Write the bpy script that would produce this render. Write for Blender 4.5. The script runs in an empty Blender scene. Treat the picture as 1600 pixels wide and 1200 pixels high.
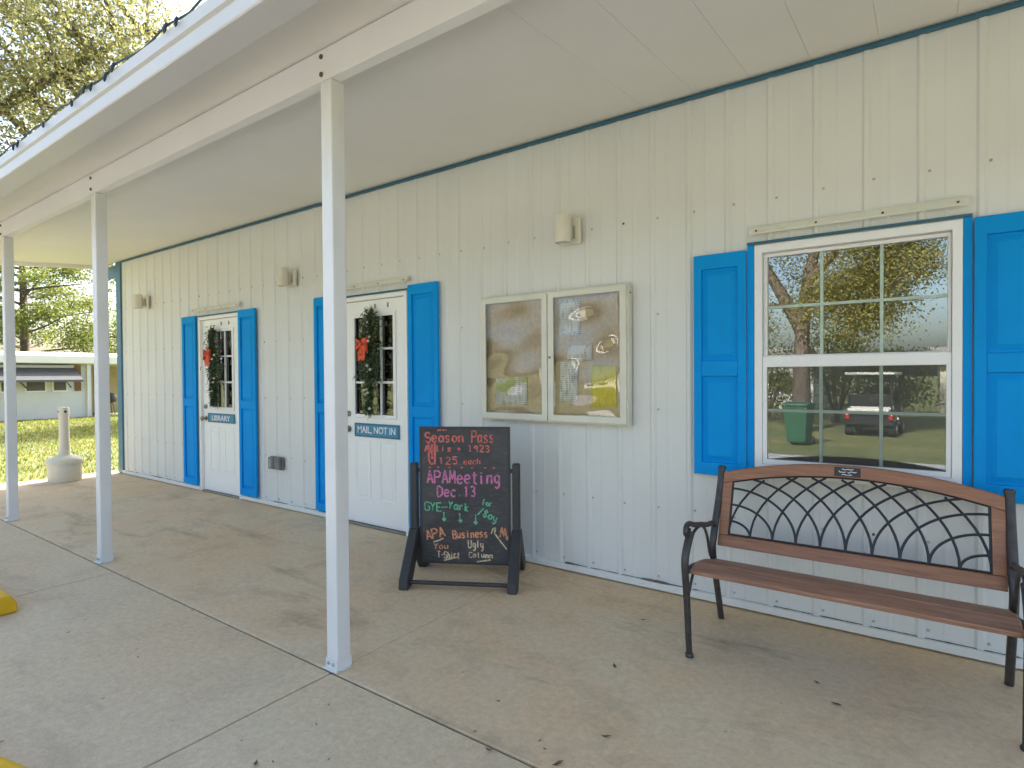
import bpy, math, random
import numpy as np
from mathutils import Vector, Matrix

random.seed(7)
RNG = np.random.default_rng(11)
R = math.radians
SC = bpy.context.scene
COL = SC.collection

# ------------------------------------------------------------------ camera
cam_d = bpy.data.cameras.new('camera')
cam = bpy.data.objects.new('camera', cam_d)
COL.objects.link(cam)
SC.camera = cam
cam_d.sensor_width = 36.0
cam_d.lens = 36.0 * 900.0 / 1600.0
cam_d.clip_start = 0.05
cam_d.clip_end = 1500.0
_r = (0.8142128888740349, 0.5805236115352156, -0.007050393003861824)
_d = (0.0023150095208524252, -0.015390329498987027, -0.9998788819096197)
_f = (-0.5805618074953924, 0.8140979512368415, -0.013874922329877162)
cam.matrix_world = Matrix(((_r[0], -_d[0], -_f[0], 0.0),
                           (_r[1], -_d[1], -_f[1], 0.0),
                           (_r[2], -_d[2], -_f[2], 1.34),
                           (0, 0, 0, 1)))

# ------------------------------------------------------------------ sky, sun, exposure
SUN_EL = R(38.0)
SUN_VEC = Vector((-0.167 * math.cos(SUN_EL), 0.986 * math.cos(SUN_EL), math.sin(SUN_EL))).normalized()
world = bpy.data.worlds.new('World')
SC.world = world
world.use_nodes = True
wn = world.node_tree
wn.nodes.clear()
w_out = wn.nodes.new('ShaderNodeOutputWorld')
w_bg = wn.nodes.new('ShaderNodeBackground')
w_sky = wn.nodes.new('ShaderNodeTexSky')
w_sky.sky_type = 'NISHITA'
w_sky.sun_disc = False
w_sky.sun_elevation = SUN_EL
w_sky.sun_rotation = math.atan2(SUN_VEC.x, SUN_VEC.y)
w_sky.air_density = 1.0
w_sky.dust_density = 4.5
w_sky.ozone_density = 1.0
w_bg.inputs['Strength'].default_value = 0.12
wn.links.new(w_sky.outputs[0], w_bg.inputs[0])
wn.links.new(w_bg.outputs[0], w_out.inputs[0])

sun_d = bpy.data.lights.new('sun', 'SUN')
sun_d.energy = 4.2
sun_d.angle = R(0.53)
sun_d.color = (1.0, 0.955, 0.88)
sun = bpy.data.objects.new('sun', sun_d)
COL.objects.link(sun)
sun.location = (-3, 12, 14)
sun.rotation_euler = SUN_VEC.to_track_quat('Z', 'Y').to_euler()

vs = SC.view_settings
vs.view_transform = 'Standard'
vs.look = 'None'
vs.exposure = 2.25
vs.gamma = 1.0
vs.use_curve_mapping = False
SC.cycles.max_bounces = 10
SC.cycles.diffuse_bounces = 6
SC.cycles.glossy_bounces = 4
SC.cycles.transparent_max_bounces = 16
SC.cycles.caustics_reflective = False
SC.cycles.caustics_refractive = False
SC.cycles.sample_clamp_indirect = 6.0
SC.cycles.use_denoising = True

W = 3.4367          # the front wall plane, y = W

# ================================================================== helpers
def tag(o, label=None, cat=None, group=None, kind=None):
    if label: o['label'] = label
    if cat: o['category'] = cat
    if group: o['group'] = group
    if kind: o['kind'] = kind
    return o

ORIGIN = {}

def thing(name, label, cat, loc=(0, 0, 0), rotz=0.0, group=None, kind=None):
    o = bpy.data.objects.new(name, None)
    o.empty_display_size = 0.1
    o.location = loc
    o.rotation_euler = (0, 0, rotz)
    COL.objects.link(o)
    ORIGIN[o.name] = Vector(loc)
    return tag(o, label, cat, group, kind)

class MB:
    def __init__(self):
        self.v = []; self.f = []
    def add(self, vs_, fs_):
        b = len(self.v)
        self.v += [tuple(p) for p in vs_]
        self.f += [tuple(b + i for i in q) for q in fs_]
        return self
    def box(self, x0, x1, y0, y1, z0, z1):
        return self.add([(x0,y0,z0),(x1,y0,z0),(x1,y1,z0),(x0,y1,z0),(x0,y0,z1),(x1,y0,z1),(x1,y1,z1),(x0,y1,z1)],
                        [(0,3,2,1),(4,5,6,7),(0,1,5,4),(1,2,6,5),(2,3,7,6),(3,0,4,7)])
    def ring(self, x0, x1, z0, z1, ix0, ix1, iz0, iz1, yf, yb):
        """rectangular frame in the xz plane with a hole; yf front (smaller y), yb back"""
        o = [(x0,z0),(x1,z0),(x1,z1),(x0,z1)]; i = [(ix0,iz0),(ix1,iz0),(ix1,iz1),(ix0,iz1)]
        vv = [(a,yf,b) for a,b in o] + [(a,yf,b) for a,b in i] + [(a,yb,b) for a,b in o] + [(a,yb,b) for a,b in i]
        ff = []
        for k in range(4):
            n = (k+1) % 4
            ff += [(k,n,4+n,4+k), (8+n,8+k,12+k,12+n), (k,8+k,8+n,n), (4+k,4+n,12+n,12+k)]
        return self.add(vv, ff)
    def field(self, x0, x1, z0, z1, yb, yf, s):
        """raised panel field: base rectangle at yb, top rectangle inset by s at yf"""
        b = [(x0,yb,z0),(x1,yb,z0),(x1,yb,z1),(x0,yb,z1)]
        t = [(x0+s,yf,z0+s),(x1-s,yf,z0+s),(x1-s,yf,z1-s),(x0+s,yf,z1-s)]
        return self.add(b+t, [(4,5,6,7),(0,1,5,4),(1,2,6,5),(2,3,7,6),(3,0,4,7)])
    def prism(self, poly, fn, d0, d1):
        """poly of 2-D points, fn(a,b,d) -> 3-D point, extruded between d0 and d1"""
        n = len(poly)
        vv = [fn(a,b,d0) for a,b in poly] + [fn(a,b,d1) for a,b in poly]
        ff = [tuple(range(n))[::-1], tuple(range(n, 2*n))]
        ff += [(k,(k+1)%n,n+(k+1)%n,n+k) for k in range(n)]
        return self.add(vv, ff)
    def tube(self, path, r, n=8, cap=True, squash=None):
        pts = [Vector(p) for p in path]
        m = len(pts)
        rs = r if isinstance(r, (list, tuple)) else [r]*m
        up = Vector((0,0,1))
        rings = []
        prev = None
        for k in range(m):
            t = (pts[min(k+1,m-1)] - pts[max(k-1,0)])
            if t.length < 1e-9: t = Vector((0,0,1))
            t.normalize()
            if prev is None:
                a = t.cross(up)
                if a.length < 1e-3: a = t.cross(Vector((1,0,0)))
            else:
                a = prev - t*prev.dot(t)
            a.normalize(); prev = a
            b = t.cross(a)
            ring = []
            for j in range(n):
                th = 2*math.pi*j/n
                p = pts[k] + (a*math.cos(th) + b*math.sin(th))*rs[k]
                ring.append(p)
            rings.append(ring)
        vv = [p for ring in rings for p in ring]
        ff = []
        for k in range(m-1):
            for j in range(n):
                jn = (j+1) % n
                ff.append((k*n+j, k*n+jn, (k+1)*n+jn, (k+1)*n+j))
        if cap:
            ff.append(tuple(range(n))[::-1]); ff.append(tuple((m-1)*n+j for j in range(n)))
        return self.add(vv, ff)
    def lathe(self, prof, c=(0,0,0), n=20, axis='z'):
        vv = []
        for r_, h in prof:
            for j in range(n):
                th = 2*math.pi*j/n
                a, b = r_*math.cos(th), r_*math.sin(th)
                if axis == 'z': p = (c[0]+a, c[1]+b, c[2]+h)
                elif axis == 'y': p = (c[0]+a, c[1]+h, c[2]+b)
                else: p = (c[0]+h, c[1]+a, c[2]+b)
                vv.append(p)
        m = len(prof); ff = []
        for k in range(m-1):
            for j in range(n):
                jn = (j+1) % n
                ff.append((k*n+j, k*n+jn, (k+1)*n+jn, (k+1)*n+j))
        ff.append(tuple(range(n))[::-1]); ff.append(tuple((m-1)*n+j for j in range(n)))
        return self.add(vv, ff)
    def build(self, name, mat, parent=None, bevel=0.0, smooth=None, local=False, fix=True):
        me = bpy.data.meshes.new(name)
        off = Vector((0,0,0))
        if parent is not None and not local:
            off = ORIGIN.get(parent.name, Vector((0,0,0)))
        me.from_pydata([tuple(Vector(p)-off) for p in self.v], [], self.f)
        if fix:
            import bmesh
            bm = bmesh.new(); bm.from_mesh(me)
            bmesh.ops.recalc_face_normals(bm, faces=bm.faces)
            bm.to_mesh(me); bm.free()
        if smooth is not None:
            me.shade_smooth(); me.set_sharp_from_angle(angle=R(smooth))
        me.materials.append(mat)
        o = bpy.data.objects.new(name, me)
        COL.objects.link(o)
        if parent is not None:
            o.parent = parent
            ORIGIN[o.name] = off
        if bevel:
            md = o.modifiers.new('bevel', 'BEVEL'); md.width = bevel; md.segments = 2; md.limit_method = 'ANGLE'; md.angle_limit = R(35)
        return o

def raw_mesh(name, verts, faces, mat, parent=None, local=False):
    """numpy quads/tris -> mesh object"""
    verts = np.asarray(verts, dtype=np.float32)
    if parent is not None and not local:
        verts = verts - np.array(ORIGIN.get(parent.name, Vector((0,0,0))), dtype=np.float32)
    faces = np.asarray(faces, dtype=np.int32)
    k = faces.shape[1]
    me = bpy.data.meshes.new(name)
    me.vertices.add(len(verts)); me.vertices.foreach_set('co', verts.ravel())
    me.loops.add(faces.size); me.loops.foreach_set('vertex_index', faces.ravel())
    me.polygons.add(len(faces))
    me.polygons.foreach_set('loop_start', np.arange(0, faces.size, k, dtype=np.int32))
    me.polygons.foreach_set('loop_total', np.full(len(faces), k, dtype=np.int32))
    me.update(calc_edges=True)
    me.materials.append(mat)
    o = bpy.data.objects.new(name, me); COL.objects.link(o)
    if parent is not None: o.parent = parent
    return o

def copy_tree(o, parent=None):
    c = o.copy(); COL.objects.link(c); c.parent = parent
    ORIGIN[c.name] = ORIGIN.get(o.name, Vector((0,0,0)))
    for ch in [x for x in bpy.data.objects if x.parent is o]:
        copy_tree(ch, c)
    return c

# ------------------------------------------------------------------ materials
class NT:
    def __init__(self, name):
        self.m = bpy.data.materials.new(name); self.m.use_nodes = True
        self.t = self.m.node_tree; self.t.nodes.clear()
        self.out = self.n('ShaderNodeOutputMaterial')
    def n(self, kind, **kw):
        nd = self.t.nodes.new(kind)
        for k, v in kw.items(): setattr(nd, k, v)
        return nd
    def l(self, a, b): self.t.links.new(a, b)
    def pos(self, scale=(1,1,1)):
        g = self.n('ShaderNodeNewGeometry')
        mp = self.n('ShaderNodeMapping'); mp.inputs['Scale'].default_value = scale
        self.l(g.outputs['Position'], mp.inputs['Vector'])
        return mp.outputs[0]
    def obj(self, scale=(1,1,1)):
        g = self.n('ShaderNodeTexCoord')
        mp = self.n('ShaderNodeMapping'); mp.inputs['Scale'].default_value = scale
        self.l(g.outputs['Object'], mp.inputs['Vector'])
        return mp.outputs[0]
    def noise(self, vec, scale, detail=4, rough=0.55, dist=0.0):
        nd = self.n('ShaderNodeTexNoise')
        nd.inputs['Scale'].default_value = scale; nd.inputs['Detail'].default_value = detail
        nd.inputs['Roughness'].default_value = rough; nd.inputs['Distortion'].default_value = dist
        self.l(vec, nd.inputs['Vector'])
        return nd.outputs[0]
    def ramp(self, fac, stops):
        nd = self.n('ShaderNodeValToRGB')
        cr = nd.color_ramp
        while len(cr.elements) < len(stops): cr.elements.new(0.5)
        for e, (p, c) in zip(cr.elements, stops):
            e.position = p; e.color = (c[0], c[1], c[2], 1) if not isinstance(c, (int, float)) else (c, c, c, 1)
        self.l(fac, nd.inputs[0])
        return nd.outputs[0]
    def mix(self, fac, a, b, blend='MIX'):
        nd = self.n('ShaderNodeMix', data_type='RGBA', blend_type=blend)
        for s, v in ((nd.inputs['Factor'], fac), (nd.inputs['A'], a), (nd.inputs['B'], b)):
            if isinstance(v, (int, float)): s.default_value = v
            elif isinstance(v, tuple): s.default_value = (v[0], v[1], v[2], 1)
            else: self.l(v, s)
        return nd.outputs['Result']
    def bsdf(self, color, rough=0.5, metal=0.0, bump=None, bstr=0.2, bdist=0.01, spec=0.5):
        p = self.n('ShaderNodeBsdfPrincipled')
        if isinstance(color, tuple): p.inputs['Base Color'].default_value = (*color[:3], 1)
        else: self.l(color, p.inputs['Base Color'])
        if isinstance(rough, (int, float)): p.inputs['Roughness'].default_value = rough
        else: self.l(rough, p.inputs['Roughness'])
        p.inputs['Metallic'].default_value = metal
        p.inputs['Specular IOR Level'].default_value = spec
        if bump is not None:
            b = self.n('ShaderNodeBump'); b.inputs['Strength'].default_value = bstr; b.inputs['Distance'].default_value = bdist
            self.l(bump, b.inputs['Height']); self.l(b.outputs[0], p.inputs['Normal'])
        self.l(p.outputs[0], self.out.inputs[0])
        return p

def painted(name, c, rough=0.45, var=0.06, scale=3.0, dirt=None, bump=0.03, spec=0.5):
    t = NT(name)
    v = t.pos()
    n1 = t.noise(v, scale, 5)
    lo = tuple(x*(1-var) for x in c); hi = tuple(min(1, x*(1+var)) for x in c)
    col = t.ramp(n1, [(0.3, lo), (0.7, hi)])
    if dirt:
        n2 = t.noise(t.pos((1,1,0.12)), 9.0, 6, 0.65)
        col = t.mix(t.ramp(n2, [(0.56, 0.0), (0.8, dirt)]), col, (c[0]*0.62, c[1]*0.58, c[2]*0.48))
    t.bsdf(col, rough, bump=t.noise(v, 140, 3), bstr=bump, bdist=0.002, spec=spec)
    return t.m

def plain(name, c, rough=0.5, metal=0.0, var=0.12, scale=14.0):
    t = NT(name)
    n1 = t.noise(t.obj(), scale, 4)
    col = t.ramp(n1, [(0.3, tuple(x*(1-var) for x in c)), (0.7, tuple(min(1, x*(1+var)) for x in c))])
    t.bsdf(col, rough, metal)
    return t.m

def concrete(name, base, tan, dark, seed, stain=0.55, contrast=1.0):
    t = NT(name)
    v = t.pos()
    mp = t.n('ShaderNodeMapping'); mp.inputs['Location'].default_value = (seed, seed*2.3, 0)
    t.l(v, mp.inputs['Vector']); v = mp.outputs[0]
    big = t.noise(v, 0.75, 7, 0.62, 0.5)
    mid = t.noise(v, 3.1, 8, 0.70, 0.3)
    fine = t.noise(v, 30.0, 6, 0.75)
    grit = t.noise(v, 190.0, 3, 0.7)
    col = t.mix(t.ramp(big, [(0.40, 0.0), (0.60, 1.0)]), base, tan)
    col = t.mix(t.ramp(mid, [(0.50, 0.0), (0.70, stain*0.8)]), col, dark)
    # trodden-in dirt streaks running along the wall
    st = t.n('ShaderNodeMapping'); st.inputs['Scale'].default_value = (0.42, 1.5, 1); st.inputs['Location'].default_value = (seed*1.7, seed, 0)
    t.l(t.pos(), st.inputs['Vector'])
    col = t.mix(t.ramp(t.noise(st.outputs[0], 1.3, 8, 0.68, 0.3), [(0.57, 0.0), (0.70, stain*1.15*contrast)]), col, tuple(x*0.62 for x in dark))
    # pale worn patches
    col = t.mix(t.ramp(t.noise(v, 1.1, 6, 0.65, 0.2), [(0.60, 0.0), (0.76, 0.55)]), col, tuple(min(0.85, x*1.12) for x in base))
    col = t.mix(0.60, col, t.ramp(fine, [(0.30, 0.60), (0.68, 1.0)]), 'MULTIPLY')
    col = t.mix(0.45, col, t.ramp(grit, [(0.3, 0.55), (0.7, 1.0)]), 'MULTIPLY')
    sp = t.noise(v, 24.0, 2, 0.5)
    col = t.mix(t.ramp(sp, [(0.745, 0.0), (0.79, 0.55)]), col, (0.09, 0.075, 0.055))
    hgt = t.mix(0.5, fine, grit)
    t.bsdf(col, t.ramp(mid, [(0.3, 0.62), (0.7, 0.85)]), bump=hgt, bstr=0.3, bdist=0.004)
    return t.m

def wood(name, c1, c2, rough=0.5):
    t = NT(name)
    n1 = t.noise(t.obj((1.2, 14, 14)), 4.0, 6, 0.6, 0.6)
    n2 = t.noise(t.obj((2.0, 60, 60)), 5.0, 3, 0.6)
    col = t.ramp(n1, [(0.3, c1), (0.7, c2)])
    col = t.mix(0.5, col, t.ramp(n2, [(0.3, 0.6), (0.7, 1.0)]), 'MULTIPLY')
    t.bsdf(col, rough, bump=n2, bstr=0.25, bdist=0.002)
    return t.m

def glass(name, refl_ior=1.9, tint=(0.9,0.95,0.93), rough=0.0):
    """thin pane: Fresnel mirror over straight-through transparency (double glazing -> higher ior)"""
    t = NT(name)
    fr = t.n('ShaderNodeFresnel'); fr.inputs['IOR'].default_value = refl_ior
    gl = t.n('ShaderNodeBsdfGlossy'); gl.inputs['Roughness'].default_value = rough; gl.inputs['Color'].default_value = (0.95,0.97,0.98,1)
    tr = t.n('ShaderNodeBsdfTransparent'); tr.inputs['Color'].default_value = (*tint, 1)
    mx = t.n('ShaderNodeMixShader')
    t.l(fr.outputs[0], mx.inputs[0]); t.l(tr.outputs[0], mx.inputs[1]); t.l(gl.outputs[0], mx.inputs[2])
    t.l(mx.outputs[0], t.out.inputs[0])
    return t.m

def leafmat(name, cols, trans=0.45, rough=0.55):
    t = NT(name)
    g = t.n('ShaderNodeNewGeometry')
    col = t.ramp(g.outputs['Random Per Island'], [(k/(len(cols)-1), c) for k, c in enumerate(cols)])
    n1 = t.noise(t.pos(), 0.7, 3)
    col = t.mix(0.5, col, t.ramp(n1, [(0.3, 0.55), (0.7, 1.0)]), 'MULTIPLY')
    p = t.n('ShaderNodeBsdfPrincipled'); p.inputs['Roughness'].default_value = rough
    t.l(col, p.inputs['Base Color'])
    tl = t.n('ShaderNodeBsdfTranslucent'); t.l(col, tl.inputs['Color'])
    mx = t.n('ShaderNodeMixShader'); mx.inputs[0].default_value = trans
    t.l(p.outputs[0], mx.inputs[1]); t.l(tl.outputs[0], mx.inputs[2]); t.l(mx.outputs[0], t.out.inputs[0])
    return t.m

def printed(name, paper, ink, scale=70.0, lo=0.5, hi=0.56, blot=None):
    """paper sheet with lines of fine print"""
    t = NT(name)
    v = t.pos((1, 1, 1))
    wv = t.n('ShaderNodeTexWave', wave_type='BANDS', bands_direction='Z'); wv.inputs['Scale'].default_value = 22.0
    t.l(v, wv.inputs['Vector'])
    n1 = t.noise(t.pos((1, 1, 0.25)), scale, 3, 0.6)
    f = t.mix(1.0, t.ramp(wv.outputs[0], [(0.45, 0.0), (0.6, 1.0)]), t.ramp(n1, [(lo, 0.0), (hi, 1.0)]), 'MULTIPLY')
    col = t.mix(f, paper, ink)
    if blot:
        n2 = t.noise(v, 9.0, 2)
        col = t.mix(t.ramp(n2, [(0.55, 0.0), (0.6, 0.8)]), col, blot)
    t.bsdf(col, 0.7)
    return t.m

M = {}
M['siding'] = painted('siding_paint', (0.665, 0.675, 0.665), 0.42, 0.04, 1.2, dirt=0.12)
M['white'] = painted('white_aluminium', (0.73, 0.725, 0.72), 0.38, 0.04, 4.0, dirt=0.22)
M['soffit'] = painted('soffit_paint', (0.80, 0.785, 0.745), 0.45, 0.045, 0.8)
M['gutter'] = painted('gutter_paint', (0.58, 0.57, 0.56), 0.33, 0.03, 3.0, dirt=0.12)
M['blue'] = painted('blue_shutter_paint', (0.0005, 0.28, 0.72), 0.62, 0.07, 2.2, dirt=0.16, bump=0.08, spec=0.14)
M['blue_trim'] = painted('dark_blue_trim', (0.025, 0.11, 0.17), 0.4, 0.08, 5.0)
M['teal_trim'] = painted('teal_corner_trim', (0.055, 0.16, 0.25), 0.4, 0.08, 5.0)
M['door'] = painted('white_door_paint', (0.86, 0.86, 0.85), 0.4, 0.02, 2.0, dirt=0.06)
M['vinyl'] = painted('white_vinyl', (0.80, 0.80, 0.81), 0.35, 0.02, 3.0)
M['grid'] = plain('window_grid', (0.42, 0.52, 0.45), 0.5)
M['almond'] = painted('almond_aluminium', (0.66, 0.65, 0.57), 0.4, 0.05, 6.0)
M['strip'] = painted('drip_strip', (0.66, 0.66, 0.58), 0.5, 0.05, 6.0, dirt=0.35)
M['screw'] = plain('screw_head', (0.42, 0.42, 0.38), 0.5, 0.3)
M['rust'] = plain('rusty_screw', (0.12, 0.07, 0.03), 0.7)
M['sconce'] = painted('almond_plastic', (0.72, 0.69, 0.61), 0.5, 0.05, 8.0)
M['dark'] = plain('hole_shade', (0.03, 0.03, 0.03), 0.8)
M['greybox'] = plain('grey_plastic_box', (0.16, 0.165, 0.17), 0.5)
M['greybox2'] = plain('light_grey_plastic', (0.33, 0.34, 0.36), 0.5)
M['brass'] = plain('dull_nickel', (0.28, 0.26, 0.22), 0.35, 0.8)
M['glass'] = glass('window_glass', 2.5)
M['doorglass'] = glass('door_glass', 2.3)
M['plexi'] = glass('wavy_plexiglass', 1.74, (0.98, 0.98, 0.96))
M['cork'] = plain('brown_cork', (0.72, 0.55, 0.37), 0.85, 0, 0.12, 45)
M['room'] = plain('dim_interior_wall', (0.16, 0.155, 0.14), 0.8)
M['porch'] = concrete('porch_concrete', (0.86, 0.68, 0.45), (0.86, 0.625, 0.38), (0.55, 0.40, 0.255), 5.7, 0.62)
M['walk'] = concrete('walk_concrete', (0.81, 0.65, 0.435), (0.82, 0.625, 0.395), (0.57, 0.44, 0.29), 11.0, 0.45, 0.7)
M['drive'] = concrete('bounce_concrete', (0.62, 0.63, 0.66), (0.60, 0.60, 0.62), (0.46, 0.46, 0.47), 23.0, 0.4)  # neutral grey for the added light-bouncing ground strip
M['joint'] = plain('joint_filler', (0.075, 0.062, 0.045), 0.9, 0, 0.3, 20)
M['yellow'] = painted('yellow_kerb_paint', (0.72, 0.42, 0.004), 0.6, 0.12, 9.0, dirt=0.5, bump=0.15)
M['black'] = plain('black_plastic', (0.034, 0.033, 0.035), 0.5)
M['iron'] = plain('cast_iron', (0.065, 0.060, 0.060), 0.42, 0.35, 0.3, 25)
M['lattice'] = plain('black_lattice_metal', (0.026, 0.028, 0.034), 0.45, 0.2)
M['benchwood'] = wood('bench_rail_wood', (0.26, 0.115, 0.062), (0.42, 0.195, 0.108))
M['seatwood'] = wood('bench_seat_wood', (0.24, 0.115, 0.072), (0.45, 0.24, 0.155))
M['cream'] = painted('cream_plastic', (0.68, 0.64, 0.53), 0.5, 0.04, 6.0, dirt=0.2)
M['ink_white'] = plain('white_lettering', (0.75, 0.78, 0.80), 0.6)
M['signblue'] = painted('sign_blue', (0.045, 0.235, 0.39), 0.45, 0.04, 6.0)
M['red'] = plain('red_ribbon', (0.70, 0.085, 0.025), 0.55, 0, 0.2, 40)
M['needle'] = leafmat('pine_needles', [(0.02,0.045,0.018), (0.06,0.11,0.045), (0.12,0.16,0.06)], 0.2)
M['berry'] = plain('pale_berry', (0.62, 0.55, 0.42), 0.5)
M['wire'] = plain('green_wire', (0.012, 0.05, 0.05), 0.5)
M['bulb'] = plain('dark_bulb', (0.01, 0.02, 0.035), 0.25)

# chalkboard: smeared dark slate
t = NT('chalkboard')
n1 = t.noise(t.obj((1, 1, 1)), 3.0, 6, 0.65, 0.8)
n2 = t.noise(t.obj((1, 1, 4)), 12.0, 5, 0.65)
col = t.ramp(n1, [(0.3, (0.026, 0.026, 0.030)), (0.72, (0.066, 0.064, 0.070))])
col = t.mix(t.ramp(n2, [(0.50, 0.0), (0.78, 0.5)]), col, (0.15, 0.125, 0.125))
t.bsdf(col, 0.55)
M['slate'] = t.m
for nm, c in (('coral', (0.80, 0.20, 0.17)), ('pink', (0.76, 0.24, 0.46)), ('green', (0.17, 0.60, 0.36)),
              ('orange', (0.84, 0.36, 0.19)), ('cream_ink', (0.80, 0.64, 0.42))):
    t = NT('chalk_' + nm)
    n1 = t.noise(t.obj(), 55, 5, 0.75)
    t.bsdf(t.ramp(n1, [(0.34, tuple(x*0.18+0.02 for x in c)), (0.50, tuple(x*0.8 for x in c)), (0.7, c)]), 0.85)
    M[nm] = t.m

# base trim with a line of grime where rain splashes on it
t = NT('base_trim_paint')
v = t.pos()
n1 = t.noise(t.pos((1, 1, 3)), 7.0, 6, 0.7)
col = t.mix(t.ramp(n1, [(0.60, 0.0), (0.80, 0.6)]), (0.70, 0.71, 0.69), (0.30, 0.27, 0.20))
t.bsdf(col, 0.5)
M['basetrim'] = t.m

# lawn
t = NT('lawn_grass')
v = t.pos()
a = t.noise(v, 0.35, 5, 0.6); b = t.noise(v, 2.6, 6, 0.7); c = t.noise(v, 45, 4, 0.7)
col = t.mix(t.ramp(a, [(0.4, 0.0), (0.62, 1.0)]), (0.12, 0.165, 0.045), (0.24, 0.235, 0.075))
col = t.mix(t.ramp(b, [(0.45, 0.0), (0.7, 0.7)]), col, (0.28, 0.24, 0.12))
col = t.mix(0.55, col, t.ramp(c, [(0.3, 0.45), (0.7, 1.0)]), 'MULTIPLY')
t.bsdf(col, 0.9, bump=c, bstr=0.6, bdist=0.03)
M['lawn'] = t.m
M['blade'] = leafmat('grass_blades', [(0.11,0.17,0.03), (0.22,0.25,0.04), (0.37,0.33,0.08)], 0.5)
M['oakleaf'] = leafmat('oak_leaves', [(0.15,0.165,0.055), (0.24,0.25,0.09), (0.33,0.32,0.13), (0.40,0.375,0.18)], 0.6)
M['oakleaf2'] = leafmat('far_oak_leaves', [(0.14,0.145,0.035), (0.22,0.205,0.05), (0.32,0.27,0.08)], 0.45)
M['pineleaf'] = leafmat('pine_tufts', [(0.10,0.15,0.03), (0.18,0.215,0.04), (0.27,0.27,0.06)], 0.55)
M['treeleaf'] = leafmat('tree_leaves', [(0.09,0.14,0.03), (0.16,0.20,0.045), (0.25,0.26,0.065)], 0.55)
t = NT('bark')
n1 = t.noise(t.obj((6, 6, 1.2)), 4.0, 6, 0.7, 0.5)
t.bsdf(t.ramp(n1, [(0.3, (0.055, 0.042, 0.032)), (0.7, (0.16, 0.125, 0.10))]), 0.9, bump=n1, bstr=0.7, bdist=0.03)
M['bark'] = t.m

# ================================================================== ground
ys = [-400, -60, -20, -7.5, -6, -4.5, -3, 5, 20, 60, 500]
zs = [-0.45, -0.45, -0.45, -0.45, -0.34, -0.15, -0.035, -0.035, -0.035, -0.035, -0.035]
xs = [-500, -60, -20, 0, 20, 60, 500]
mb = MB()
mb.add([(x, y, z) for y, z in zip(ys, zs) for x in xs],
       [(j*7+i, j*7+i+1, (j+1)*7+i+1, (j+1)*7+i) for j in range(len(ys)-1) for i in range(6)])
tag(mb.build('lawn', M['lawn'], smooth=60), kind='structure')

pave = MB().box(-9.62, 7.2, -2.35, W+0.05, -0.09, -0.010).build('pavement', M['joint'])
tag(pave, kind='structure')
def slab(x0, x1, y0, y1, mat, top=0.0):
    MB().box(x0, x1, y0, y1, -0.06, top).build('concrete_slab', mat, pave, bevel=0.004)
JP = [-9.63, -6.95, -4.565, -2.185, 4.06]
for a, b in zip(JP[:-1], JP[1:]):
    slab(a+0.0010, b-0.0010, 1.6405, W+0.04, M['porch'])
JX = [-9.63, -6.95, -4.565, -2.185, 0.20, 2.58, 4.96, 7.21]
for a, b in zip(JX[:-1], JX[1:]):
    slab(a+0.0042, b-0.0042, -0.70, 1.6305, M['walk'], random.uniform(-0.003, -0.001))
    slab(a+0.0035, b-0.0035, -2.34, -0.708, M['walk'], random.uniform(-0.004, -0.001))
# added concrete strip behind the camera, bounces neutral sunlight onto wall and soffit
drv = MB()
xs = [-14.0, 9.0]; ys = [-6.6, -6.0, -4.5, -3.0, -2.352]; zs = [-0.385, -0.33, -0.14, -0.028, -0.022]
drv.add([(x, y, z) for y, z in zip(ys, zs) for x in xs], [(2*k, 2*k+1, 2*k+3, 2*k+2) for k in range(4)])
tag(drv.build('bounce_drive', M['drive'], smooth=60), kind='structure')

# ================================================================== the building
bld = thing('metal_clad_building', 'long white ribbed metal building with bright blue shutters along the porch', 'building', (-9.3, W, 0))
# openings in the front wall: (x0, x1, z0, z1)
WIN = (-0.768, 0.152, 0.800, 2.058)
D1 = (-7.005, -6.115, -0.1, 2.062)
D2 = (-4.402, -3.512, -0.1, 2.062)
OPEN = [WIN, D1, D2]
PITCH, X_RIB, ZTOP = 0.227, 0.200, 2.99
XL, XR = -9.19, 4.0

def bay(x0, x1, part=None):
    """one siding bay: flat pan with the raised rib at its left edge, cut round the openings"""
    prof = [(x0, 0), (x0+0.011, 0.0105), (x0+0.030, 0.0105), (x0+0.043, 0.0), (x0+0.108, 0.0), (x0+0.116, 0.002), (x0+0.122, 0.002), (x0+0.130, 0.0), (x1, 0.0)]
    prof = [(min(max(x, XL), XR), d) for x, d in prof]
    cuts = sorted({e for o in OPEN for e in o[:2] if x0 < e < x1})
    pts = []
    for (a, da), (b, db) in zip(prof[:-1], prof[1:]):
        if b - a < 1e-6: continue
        pts.append((a, da))
        for c in cuts:
            if a + 1e-6 < c < b - 1e-6: pts.append((c, da + (db-da)*(c-a)/(b-a)))
    pts.append(prof[-1])
    m = MB()
    for (a, da), (b, db) in zip(pts[:-1], pts[1:]):
        segs = [(0.045, ZTOP)]
        mid = (a+b)/2
        for o in OPEN:
            if o[0] < mid < o[1]:
                new = []
                for s0, s1 in segs:
                    if s0 < o[2] < s1: new.append((s0, o[2]))
                    if s0 < o[3] < s1: new.append((o[3], s1))
                    if o[3] <= s0 or o[2] >= s1: new.append((s0, s1))
                segs = new
        for s0, s1 in segs:
            if (part == 'low' and s1 > 1.0) or (part == 'high' and s1 <= 1.0): continue
            m.add([(a, W-da, s0), (b, W-db, s0), (b, W-db, s1), (a, W-da, s1)], [(0,1,2,3)])
    return m
k0 = math.floor((XL - X_RIB)/PITCH); k1 = math.ceil((XR - X_RIB)/PITCH)
RIBS = []
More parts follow.
